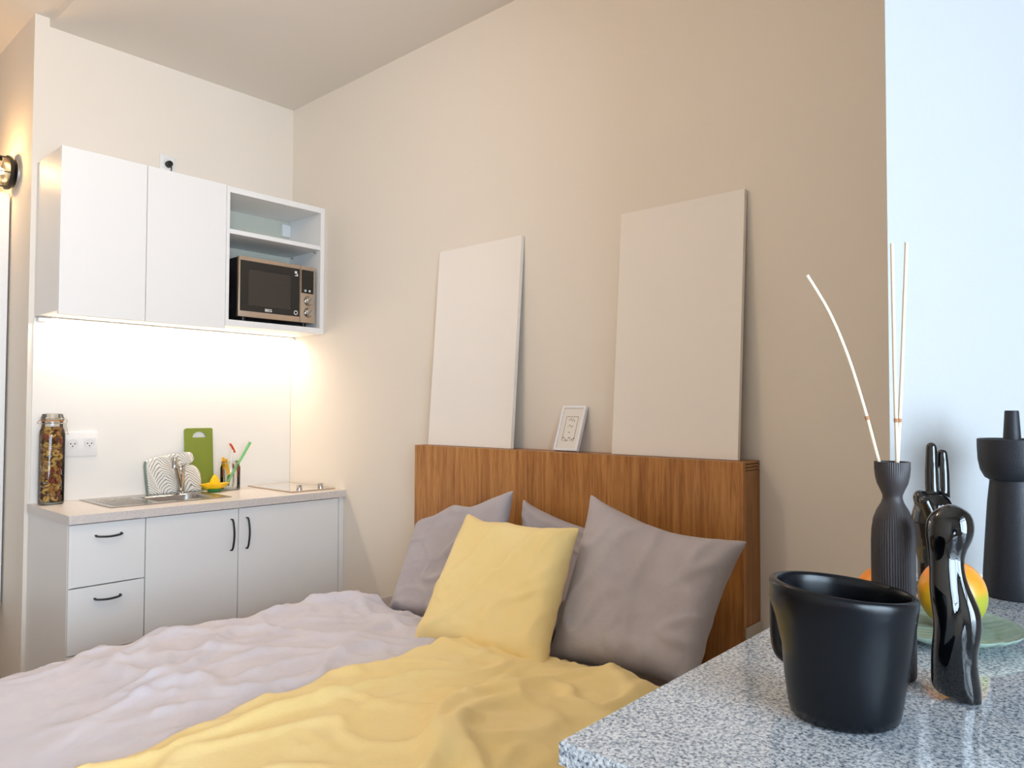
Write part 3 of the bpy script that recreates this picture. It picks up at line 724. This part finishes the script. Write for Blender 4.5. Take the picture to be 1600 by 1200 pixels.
def sim_cushion(nx, ny, w, h, press, steps=140, iters=6, shrink=1.0, noise_amp=.004, seed=0, floor=None, grav=0.0, tie=None, place=None, ripple=None, seamf=1.0, topfloor=None):
    rng = np.random.RandomState(seed)
    idx = {}; pos = []; rest = []
    def add(i, j, s):
        edge = i in (0, nx) or j in (0, ny); key = (i, j, 0 if edge else s)
        if key not in idx:
            idx[key] = len(pos); x = (i / nx - .5) * w; y = (j / ny - .5) * h
            pos.append([x / shrink, y / shrink, (0 if edge else s * .004)]); rest.append([x, y])
        return idx[key]
    T = np.array([[add(i, j, 1) for j in range(ny + 1)] for i in range(nx + 1)]); B = np.array([[add(i, j, -1) for j in range(ny + 1)] for i in range(nx + 1)])
    X = np.array(pos); RS = np.array(rest)
    prs = set()
    for G in (T, B):
        for i in range(nx + 1):
            for j in range(ny + 1):
                for di, dj in ((1, 0), (0, 1), (1, 1), (1, -1)):
                    a, c = i + di, j + dj
                    if 0 <= a <= nx and 0 <= c <= ny: prs.add((int(G[i, j]), int(G[a, c])))
    bs = batches(sorted(prs)); rl = [np.linalg.norm(RS[b[:, 0]] - RS[b[:, 1]], axis=1) for b in bs]
    # seam slightly shorter than the cloth
    edge = np.zeros(len(X), bool); edge[T[0]] = edge[T[-1]] = True; edge[T[:, 0]] = edge[T[:, -1]] = True
    for k, b in enumerate(bs):
        m_ = edge[b[:, 0]] & edge[b[:, 1]]; rl[k][m_] *= seamf
    quads = []
    for i in range(nx):
        for j in range(ny):
            quads.append((T[i, j], T[i + 1, j], T[i + 1, j + 1], T[i, j + 1])); quads.append((B[i, j], B[i, j + 1], B[i + 1, j + 1], B[i + 1, j]))
    Q = np.array(quads)
    X[:, 2] += rng.randn(len(X)) * noise_amp * .3
    for i in range(len(X)):
        X[i, 2] += noise_amp * 2 * noise.noise(Vector((RS[i][0] * 6, RS[i][1] * 6, seed)))
    if place is not None: X = place(X)
    P = X.copy(); tops = T[1:-1, 1:-1].ravel()
    inter = (T[1:-1, 1:-1].ravel(), B[1:-1, 1:-1].ravel())
    for st in range(steps):
        V = (X - P) * .93; P = X.copy()
        d1 = X[Q[:, 2]] - X[Q[:, 0]]; d2 = X[Q[:, 3]] - X[Q[:, 1]]; n = np.cross(d1, d2) * .5
        F = np.zeros_like(X)
        for c in range(4): np.add.at(F, Q[:, c], n)
        cell = (w / nx) * (h / ny)
        X = X + V + F / cell * press / 4
        X[:, 2] -= grav
        for it in range(iters):
            for b, r in zip(bs, rl):
                a, c = b[:, 0], b[:, 1]; d = X[c] - X[a]; L = np.linalg.norm(d, axis=1) + 1e-9
                cor = (d.T * ((L - r) / L * .5)).T; X[a] += cor; X[c] -= cor
            if tie:
                a, c = inter; d = X[c] - X[a]; L = np.linalg.norm(d, axis=1) + 1e-9; e = np.maximum(0, L - tie)
                cor = (d.T * (e / L * .5)).T; X[a] += cor; X[c] -= cor
            if floor is not None: X = floor(X)
            if topfloor is not None: X[tops, 2] = np.maximum(X[tops, 2], topfloor(X[tops]))
    return X, Q

def mesh_from(X, Q, name, m, sub=1):
    me = bpy.data.meshes.new(name); me.from_pydata([tuple(map(float, v)) for v in X], [], [tuple(int(a) for a in q) for q in Q]); me.update(); me.shade_smooth(); me.materials.append(m)
    o = bpy.data.objects.new(name, me); COL.objects.link(o)
    if sub:
        s = o.modifiers.new('subdivision', 'SUBSURF'); s.levels = sub; s.render_levels = sub
    return o

def crease(u, v, seed, sc=3.0, w=.10, ang=.6, st=2.2):
    """signed height 0..1 of long soft fold lines"""
    c, s_2 = math.cos(ang), math.sin(ang); out = np.zeros(len(u))
    for i in range(len(u)):
        a = (u[i] * c + v[i] * s_2); d = (-u[i] * s_2 + v[i] * c) * st
        q = Vector((a * sc, d * sc, seed * 3.1)); wv = noise.noise_vector(q * .7) * .5
        n1 = noise.noise(q + wv); n2 = noise.noise(q * 2.1 + wv + Vector((5, 1, 2)))
        amp = .5 + .5 * noise.noise(Vector((a * sc * .8, d * .4, seed + 9)))
        out[i] = (math.exp(-(n1 / w) ** 2) * (.4 + amp) + .45 * math.exp(-(n2 / w) ** 2) * amp)
    return out

# ------------------------------------------------------------------ bed
t = thing('bed', 'double bed with fabric base and grey fitted sheet under the duvets', 'bed', (-1.2, -2.19, 0))
put('bed_base', box(-2.25, HBX - .004, -3.00, -1.375, .06, .32, .01, 2), BEDF, t)
for x in (-2.15, -.3):
    for y in (-2.9, -1.48): put('leg', lathe([(.025, 0), (.03, .0605)], 16, (x, y, 0)), BLACKM, t)
b = box(-2.24, HBX - .006, -3.01, -1.365, .321, .50, .05, 5); put('mattress', b, SHEETF, t, ang=60)

MX0, MX1, MY0, MY1, MZ = -2.27, -.12, -3.02, -1.355, .504
def bed_floor(X):
    ins = (X[:, 0] > MX0) & (X[:, 0] < MX1) & (X[:, 1] > MY0) & (X[:, 1] < MY1) & (X[:, 2] < MZ)
    dz = MZ - X[:, 2]; dyn = X[:, 1] - MY0; dyf = MY1 - X[:, 1]; dx = X[:, 0] - MX0
    m = np.minimum(np.minimum(dz, dyn), np.minimum(dyf, dx))
    a = ins & (m == dz); X[a, 2] = MZ
    a = ins & (m == dyn) & (m != dz); X[a, 1] = MY0
    a = ins & (m == dyf) & (m != dz); X[a, 1] = MY1
    a = ins & (m == dx) & (m != dz); X[a, 0] = MX0
    X[:, 2] = np.maximum(X[:, 2], .05)
    return X
def duvet(name, label, m, x0, x1, y0, y1, seed, z=.56, press=.0016, tie=.11, walls=None, shr=1.045, rotz=0, puff=.10, foot=None, side=(.15, .15), footdrop=0, shear=0):
    w, h = (x1 - x0), (y1 - y0)
    def pl(X):
        c, s = math.cos(rotz), math.sin(rotz)
        Y = X.copy(); Y[:, 0] = X[:, 0] * c - X[:, 1] * s + (x0 + x1) / 2; Y[:, 1] = X[:, 0] * s + X[:, 1] * c + (y0 + y1) / 2; Y[:, 2] += z; return Y
    def fl(X):
        X = bed_floor(X)
        if walls is not None: X = walls(X)
        return X
    fx0, fx1, fy0, fy1 = foot
    rl_ = np.random.RandomState(seed).rand(3) * 9
    def tf(X):
        def fo(a, wd): q = np.clip(a, 0, wd) / wd; return np.sqrt(1 - (1 - q) ** 2)
        wn = side[0]; wf_ = side[1]
        prof = fo(fx1 - X[:, 0], .15) * fo(X[:, 1] - fy0, wn) * fo(fy1 - X[:, 1], wf_)
        fall = 1 - footdrop * np.clip((-X[:, 0] - 1.25) / .75, 0, 1)
        lump = .010 * np.sin(X[:, 0] * 5.1 + rl_[0] + 1.5 * np.sin(X[:, 1] * 4)) + .007 * np.sin(X[:, 1] * 8.3 + rl_[1]) + .008 * np.sin(X[:, 0] * 9 - X[:, 1] * 6 + rl_[2])
        return np.where((prof > 0), MZ + .004 + (puff + lump) * prof * fall, -1)
    X, Q = sim_cushion(92, 56, w * shr, h * shr, press, steps=90, iters=5, shrink=shr, noise_amp=.02, seed=seed, floor=fl, grav=.0012, tie=tie, place=pl, seamf=.99, topfloor=tf)
    up = X[:, 2] > .54
    c1 = crease(X[:, 0], X[:, 1], seed, 2.6, .07, .25, 1.5); c2 = crease(X[:, 0], X[:, 1], seed + 4, 4.5, .08, -.7, 1.6)
    X[:, 2] += up * ((c1 - .4) * .026 + (c2 - .4) * .017) * np.clip((X[:, 2] - .54) / .04, 0, 1)
    if shear:
        q = np.clip((X[:, 0] + 2.0) / 1.3, -.4, 1) * np.clip((X[:, 1] + 3.1) / .8, 0, 1); X[:, 1] -= shear * q
    o = mesh_from(X, Q, name, m, 1); return tag(o, label, 'duvet')
def clampf(xa, xb, ya, yb, slope=0):
    def f(X):
        X[:, 0] = np.clip(X[:, 0], xa, xb); hi = yb + slope * np.maximum(0, X[:, 2] - .58); lowz = X[:, 2] > .45
        X[:, 1] = np.where(lowz, np.clip(X[:, 1], ya, hi), X[:, 1]); return X
    return f
dg = duvet('duvet', 'pale grey-lavender crumpled duvet on the side nearest the kitchenette', LAVF, -2.34, -.58, -2.35, -1.34, 2,
      walls=clampf(-2.34, -.56, -2.345, -1.36), press=.0003, tie=.15, shr=1.08, foot=(-2.45, -.55, -2.37, -1.38), puff=.098, side=(.05, .22), footdrop=.7)
dy = duvet('duvet', 'yellow duvet spread over the near half of the bed', YELF, -2.34, -.60, -3.12, -2.25, 5,
      walls=clampf(-2.34, -.60, -3.11, -2.256), press=.0003, tie=.17, shr=1.075, foot=(-2.45, -.60, -3.10, -2.25), puff=.122, side=(.34, .06), footdrop=.45, shear=.075)

# pillows: inflated squares mapped to 4 corners
def pillow(name, label, m, bl, br_, tr, tl, seed, size=.62, press=.0010, tie=.15, depth=1.0, top=None, ca=.6, camp=.014):
    X, Q = sim_cushion(44, 44, size, size, press, steps=70, iters=6, seed=seed, noise_amp=.012, tie=tie, seamf=.985)
    bl, br_, tr, tl = map(lambda v: np.array(v, float), (bl, br_, tr, tl))
    cx = np.abs(X[:, :2]).max()
    u = X[:, 0] / (2 * cx) + .5; v = X[:, 1] / (2 * cx) + .5
    n = np.cross(br_ - bl, tl - bl); n /= np.linalg.norm(n)     # outward (to the viewer)
    cr = crease(u * .6, v * .6, seed, 3.6, .08, ca, 2.0)
    e = np.minimum(1, 6 * np.minimum(np.minimum(u, 1 - u), np.minimum(v, 1 - v)).clip(0))
    zz = X[:, 2] * depth + np.sign(X[:, 2]) * (cr - .4) * camp * (.35 + .65 * e)
    if top is not None: v = v + top(u) * np.clip(v, 0, 1) ** 2
    p = (1 - u)[:, None] * (1 - v)[:, None] * bl + u[:, None] * (1 - v)[:, None] * br_ + u[:, None] * v[:, None] * tr + (1 - u)[:, None] * v[:, None] * tl
    p = p + zz[:, None] * n
    o = mesh_from(p, Q, name, m, 1); tag(o, label, 'pillow', 'pillows against the headboard'); return o
def bumps(*a): # gaussian dips/rises along the top edge: (centre, width, height)
    return lambda u: sum(h * np.exp(-((u - c) / w_) ** 2) for c, w_, h in a)
pillow('pillow', 'large grey square pillow nearest the granite bar', GREYF, (-.59, -2.53, .515), (-.52, -3.06, .53), (-.31, -3.125, .968), (-.30, -2.500, 1.060), 11, tie=.17,
       top=bumps((.55, .25, -.04)), ca=1.2)
pillow('pillow', 'yellow square pillow leaning in front of the grey ones', YELF, (-.80, -2.11, .545), (-.74, -2.68, .545), (-.50, -2.625, .975), (-.52, -2.095, .972), 21, tie=.13,
       top=bumps((.25, .1, -.02), (.6, .2, -.01)), ca=.9)
pillow('pillow', 'crumpled grey pillow at the far left of the headboard', GREYF, (-.52, -1.62, .50), (-.46, -2.20, .52), (-.27, -2.125, 1.045), (-.28, -1.535, .852), 31, tie=.10,
       top=bumps((.42, .12, .05), (.68, .1, -.03)), ca=.5, camp=.018)
pillow('pillow', 'grey pillow mostly hidden behind the yellow one', GREYF, (-.33, -2.215, .515), (-.31, -2.72, .515), (-.21, -2.50, .915), (-.21, -2.110, 1.0), 41, tie=.09,
       top=bumps((.5, .3, -.02)))

# ------------------------------------------------------------------ granite bar
GZ = 1.09; VR = -.8391   # local x of the bar objects runs across the view
t = thing('breakfast_bar', 'bar counter with speckled grey granite top in the right foreground', 'counter', (-1.6, -4.1, 0))
def wall_cut(y):  # x of the pier face at y
    return P0.x + (P0.y - y) * dr.x / -dr.y
def prism(pts, z0, z1):
    b = bmesh.new(); lo = [b.verts.new((x, y, z0)) for x, y in pts]; hi = [b.verts.new((x, y, z1)) for x, y in pts]
    b.faces.new(lo[::-1]); b.faces.new(hi); n = len(pts)
    for k in range(n): b.faces.new([lo[k], lo[(k + 1) % n], hi[(k + 1) % n], hi[k]])
    return b
YB, YF_ = -3.702, -4.60; XF = -1.989
pts = [(XF, YF_), (wall_cut(YF_) - .0015, YF_), (wall_cut(-3.738) - .0015, -3.738), (P0.x - .0015, -3.736), (P0.x - .0015, YB), (XF, YB)]
b = prism(pts, GZ - .019, GZ)
bmesh.ops.bevel(b, geom=[e for e in b.edges if abs(e.verts[0].co.z - GZ) < 1e-5 and abs(e.verts[1].co.z - GZ) < 1e-5], offset=.0012, segments=2, affect='EDGES')
put('granite_top', b, GRANITE, t, ang=30)
pts2 = [(XF + .004, YF_), (wall_cut(YF_) - .002, YF_), (wall_cut(-3.75) - .002, -3.75), (P0.x - .02, YB - .006), (XF + .004, YB - .006)]
put('support_panel', prism(pts2, 0, GZ - .0195), LAM, t, smooth=False)

GT = GZ + .0004
# mug-like planter
MXp = Vector((-1.7800, -3.8580, GT))
t = thing('mug_planter', 'wide satin-black ceramic mug-shaped pot with slanted rim, in front', 'pot', MXp, VR)
def mug():
    b = bmesh.new(); seg = 72; rings = []
    tilt = lambda x: -.0062 * x / .0655
    outer = [(.030, .0), (.044, .0), (.0485, .0035), (.0505, .012), (.0535, .035), (.0565, .06), (.0595, .085), (.0630, .103), (.0650, .112), (.0655, .1175), (.0645, .1208), (.0625, .1218), (.0600, .1212), (.0588, .118), (.0580, .112), (.0545, .085), (.050, .04), (.044, .012), (.02, .010)]
    for i, (r, z) in enumerate(outer):
        ring = []
        for k in range(seg):
            th = 2 * PI * k / seg; rr = r
            L = max(0, -math.cos(th)) ** 3      # left side: collar
            if i <= 11:
                if .055 < z < .092: rr = r * (1 - .02 * L)
                if .092 <= z: rr = r + .0015 * L
                if .08 < z < .11: rr += .003 * L
            Rr = max(0, math.cos(th)) ** 2
            if i <= 11 and .03 < z < .11: rr += .0030 * Rr * math.sin(PI * (z - .03) / .08)
            x, y = rr * math.cos(th), rr * math.sin(th) * .95
            zz = z + tilt(x) * min(1, max(0, (z - .02) / .08))
            ring.append(b.verts.new((x, y, zz)))
        rings.append(ring)
    for a, c in zip(rings, rings[1:]):
        for k in range(seg): b.faces.new([a[k], a[(k + 1) % seg], c[(k + 1) % seg], c[k]])
    b.faces.new(rings[0][::-1]); b.faces.new(rings[-1]); b.transform(Matrix.Scale(.932, 4)); return b
put('body', mug(), MUGBLK, t, world=False, ang=60)
hc, hs = math.cos(math.radians(117)), math.sin(math.radians(117))
b = tube(smooth_path([(r_ * hc, r_ * hs, z_) for r_, z_ in ((.053, .088), (.066, .091), (.0745, .086), (.0755, .070), (.0750, .048), (.071, .036), (.060, .033), (.048, .036))], 5), .0058, 12, flat=(1.0, 1.35)); put('handle', b, MUGBLK, t, world=False)

# near glossy figurine
t0 = Vector((-1.6765, -3.9250, GT))
sF = .000585
prof = [(790, 1484, 1496), (793, 1474, 1507), (800, 1463, 1517), (812, 1454, 1523), (828, 1450, 1525), (845, 1450, 1522), (858, 1452, 1515), (872, 1453, 1509), (888, 1454, 1507), (905, 1454, 1509), (922, 1453, 1514), (940, 1454, 1522), (958, 1456, 1529), (978, 1458, 1531), (998, 1458, 1530), (1018, 1456, 1526), (1038, 1455, 1525), (1058, 1455, 1527), (1078, 1455, 1530), (1094, 1456, 1532), (1100, 1459, 1531)]
b = bmesh.new(); rings = []; seg = 56
ys = np.linspace(790, 1100, 64); lf = np.interp(ys, [p[0] for p in prof], [p[1] for p in prof]); rt = np.interp(ys, [p[0] for p in prof], [p[2] for p in prof])
def sm(a):
    a = a.copy()
    for _ in range(3): a[1:-1] = (a[:-2] + 2 * a[1:-1] + a[2:]) / 4
    return a
lf, rt = sm(lf), sm(rt)
for y, l, r in zip(ys, lf, rt):
    z = (1100 - y) * sF; cx = ((l + r) / 2 - 1492) * sF; a = (r - l) / 2 * sF; v = (y - 790) / 310
    dp = a * (.82 + .12 * math.sin(v * 9)); cy = .006 * math.sin(v * 7.5 + .5)
    ring = []
    for k in range(seg):
        th = 2 * PI * k / seg; c, s = math.cos(th), math.sin(th)
        # grooves between the folded fingers on the side facing the room
        g = 1 - .13 * math.exp(-((th - (4.55 + .55 * math.sin(v * 5.2))) / .22) ** 2) * math.sin(PI * min(1, v * 1.05)) - .10 * math.exp(-((th - (5.35 + .35 * math.sin(v * 6 + 1.2))) / .2) ** 2) * (1 if .22 < v < .9 else 0) * math.sin(PI * (v - .22) / .68 if .22 < v < .9 else 0)
        gy = g if s < 0 else 1
        ring.append(b.verts.new((cx + a * c, cy + dp * s * gy, z + (.004 * -c if v > .93 else 0) * ((v - .93) / .07) + (.003 if v > .93 else 0) * 0)))
    rings.append(ring)
zmin = min(v.co.z for v in b.verts)
for v in b.verts: v.co.z -= zmin * (1 - v.co.z / .19)
for a, c in zip(rings, rings[1:]):
    for k in range(seg): b.faces.new([a[k], a[(k + 1) % seg], c[(k + 1) % seg], c[k]])
b.faces.new(rings[0]); b.faces.new(rings[-1][::-1])
b.transform(Matrix.Translation(t0) @ Matrix.Rotation(VR - .43, 4, 'Z') @ Matrix.Diagonal((.92, .92, 1, 1)))
tag(put('figurine', b, GLOSSBLK, ang=80), 'glossy black curved ceramic hand figurine right of the black pot', 'figurine')

# ribbed bottle with reeds
BP = Vector((-1.6460, -3.8650, GT)); s_ = .000662
t = thing('diffuser_bottle', 'dark brown ribbed reed diffuser bottle behind the black pot', 'bottle', BP, VR)
pr = [(20, 1046), (31, 1046), (33, 1042), (33.5, 1030), (33.5, 900), (33.5, 840), (32.5, 822), (30, 806), (25, 792), (18, 781), (15.5, 774), (15.5, 769), (19, 761), (24, 751), (26.5, 741), (27.5, 728), (27.5, 717.5), (25.5, 717.5), (24.5, 728), (20, 750), (12, 764), (12, 780)]
rib = lambda th, r, z: 1 + (.014 * math.cos(52 * th) if r > .0165 else 0)
put('bottle_body', lathe([(r * s_ * .91, (1057 - y) * s_ - 11 * s_ + .0) for r, y in pr], 312, (0, 0, 0), rf=rib), BROWNBLK, t, world=False, ang=70)
def reed(pts, lbl):
    P_ = [Vector(((px - 1393) * s_, dyy, (1046 - y) * s_)) for px, y, dyy in pts]
    sp = smooth_path(P_, 8)
    o = put('reed', tube(sp, .0019, 8), REED, world=False)
    o.location = BP; o.rotation_euler = (0, 0, VR); tag(o, lbl, 'reed stick', 'reeds in the diffuser bottle')
    k = min(range(len(sp)), key=lambda i: abs(sp[i].z - (1046 - 648) * s_))
    put('knot', tube([sp[k] - (sp[k + 1] - sp[k]).normalized() * .002, sp[k] + (sp[k + 1] - sp[k]).normalized() * .002], .00215, 8), REEDK, o, world=False)
reed([(1399, 900, .002), (1392, 785, .002), (1375, 717, .004), (1355, 640, .004), (1329, 555, .004), (1300, 485, .004), (1266, 427, .004)], 'bent reed stick leaning far left out of the bottle')
reed([(1394, 900, -.004), (1395, 785, -.004), (1396, 717, -.006), (1394, 600, -.006), (1392, 380, -.006)], 'upright reed stick in the middle of the bottle')
reed([(1389, 900, .000), (1397, 785, .000), (1403, 717, .002), (1410, 600, .002), (1422, 375, .003)], 'straight reed stick leaning slightly right')

# sage plate with fruit
PP = Vector((-1.4600, -3.8650, GT))
t = thing('plate', 'sage green ribbed plate under the fruit', 'plate', PP, VR)
def wav(x, y, z):
    r = math.hypot(x, y)
    return .0011 * math.sin((x * .35 + y) * 2 * PI / .0135) * (1 if r < .088 else 0) * (1 if z > .0045 else 0)
pf = [(.03, 0), (.055, 0), (.060, .002), (.085, .006), (.104, .0125), (.1085, .0155), (.1088, .0170), (.1070, .0172)] + [(r, .0065 + max(0, (r - .07)) * .26) for r in [.100 - .005 * k for k in range(19)]] + [(.002, .0065)]
pf = [(r * .81, z) for r, z in pf]
put('dish', lathe(pf, 96, (0, 0, 0), zf=wav), SAGE, t, world=False, ang=70)
def fruit(name, lbl, cat, px, r, h, m_, stem, y=0.0, elong=(1, 1), z0=.0085):
    b = lathe([(.001, -.5 * h), (.25 * r, -.49 * h)] + [(r * math.sin(a), -.5 * h * math.cos(a) * (1.04 if a > 1.6 else 1)) for a in [PI * k / 22 for k in range(3, 20)]] + [(.22 * r, .495 * h), (.001, .475 * h)], 40)
    for v in b.verts: v.co.x *= elong[0]; v.co.y *= elong[1]
    tt = thing(name, lbl, cat, PP + Matrix.Rotation(VR, 3, 'Z') @ Vector((px, y, z0 + h / 2)), VR)
    put('flesh', b, m_, tt, world=False); put('stem', lathe([(.003, .47 * h), (.0025, .515 * h)], 8), REEDK, tt, world=False)
fruit('mango', 'green-yellow and orange mango on the sage plate', 'fruit', .0210, .0370, .080, MANGO, 1, y=.004, z0=.0075)
fruit('orange', 'orange fruit half hidden behind the diffuser bottle', 'fruit', -.0530, .0345, .069, ORANGE, 1, y=.018, z0=.0075)

# victory-sign hand sculpture (voxel-merged)
HP = Vector((-1.2680, -3.8220, GT)); sh = .00094
def seg_tube(b, pts, rads, seg=16, yy=None, flat=(1, 1)):
    P_ = [Vector(((px - 1461) * sh, d, (937 - y) * sh)) for px, y, d in pts]
    sp = smooth_path(P_, 5); rr = list(np.interp(np.linspace(0, len(rads) - 1, len(sp)), range(len(rads)), rads) * sh)
    tube(sp, [float(x) for x in rr], seg, bm=b, flat=flat)
    for q, r0 in ((sp[0], rr[0]), (sp[-1], rr[-1])):
        s2 = bmesh.ops.create_uvsphere(b, u_segments=16, v_segments=10, radius=float(r0)); bmesh.ops.translate(b, vec=q, verts=s2['verts'])
b = bmesh.new()
seg_tube(b, [(1462, 915, 0), (1461, 880, 0), (1459, 850, 0), (1459, 820, 0), (1461, 800, 0)], [24, 23, 26, 30, 27])
box(-24 * sh, 24 * sh, -22 * sh, 22 * sh, 0, 24 * sh, .008, 3, bm=b)
seg_tube(b, [(1462, 810, 0), (1459, 770, 0), (1458.5, 740, 0), (1458, 706, -.001)], [10.5, 9.5, 9.2, 7.6])          # index
seg_tube(b, [(1477, 812, .002), (1478, 775, .003), (1478, 745, .003), (1477, 716, .003)], [10.5, 9.2, 8.8, 7.2])     # middle
seg_tube(b, [(1450, 805, .006), (1444, 785, .006), (1440, 783, -.004), (1443, 803, -.010)], [10, 10, 9.5, 8])        # ring, folded
seg_tube(b, [(1470, 815, .012), (1466, 797, .014), (1458, 795, .020), (1452, 812, .018)], [9.5, 9, 8.5, 7.5])        # little, folded
seg_tube(b, [(1462, 858, -.014), (1452, 832, -.022), (1440, 810, -.030), (1429, 786, -.032)], [11, 10.5, 9.5, 8.5])        # thumb
hand = put('hand_sculpture', b, GLOSSBLK, world=False, smooth=False)
hand.location = HP; hand.rotation_euler = (0, 0, VR)
rm = hand.modifiers.new('remesh', 'REMESH'); rm.mode = 'VOXEL'; rm.voxel_size = .0014; rm.use_smooth_shade = True
smo = hand.modifiers.new('smooth', 'SMOOTH'); smo.factor = .5; smo.iterations = 6
tag(hand, 'glossy black hand sculpture with two raised fingers behind the plate', 'sculpture')

# candle holder / black vase at the right edge
CP = Vector((-1.1777, -3.9059, GT)); sc_ = .00092
t = thing('candle_holder', 'tall textured black pedestal candle holder cut by the right picture edge', 'candle holder', CP, VR)
pr = [(20, 937), (42, 937), (43, 934), (42, 900), (39, 850), (35, 790), (31.5, 757), (31.5, 754), (38, 750), (44, 738), (47, 722), (48, 700), (48, 689), (46.5, 688), (45, 690), (43, 702), (30, 712), (14, 714)]
put('body', lathe([(r * sc_, (937 - y) * sc_) for r, y in pr], 80), CANDBLK, t, world=False, ang=40)
put('candle', lathe([(13.5 * sc_, (937 - 713.6) * sc_), (12, 0), (0, 0)][:1] + [(13.0 * sc_, (937 - 700) * sc_), (9.8 * sc_, (937 - 645) * sc_), (9.2 * sc_, (937 - 643) * sc_)], 32), CANDBLK, t, world=False, label='black tapered stub rising from the cup')
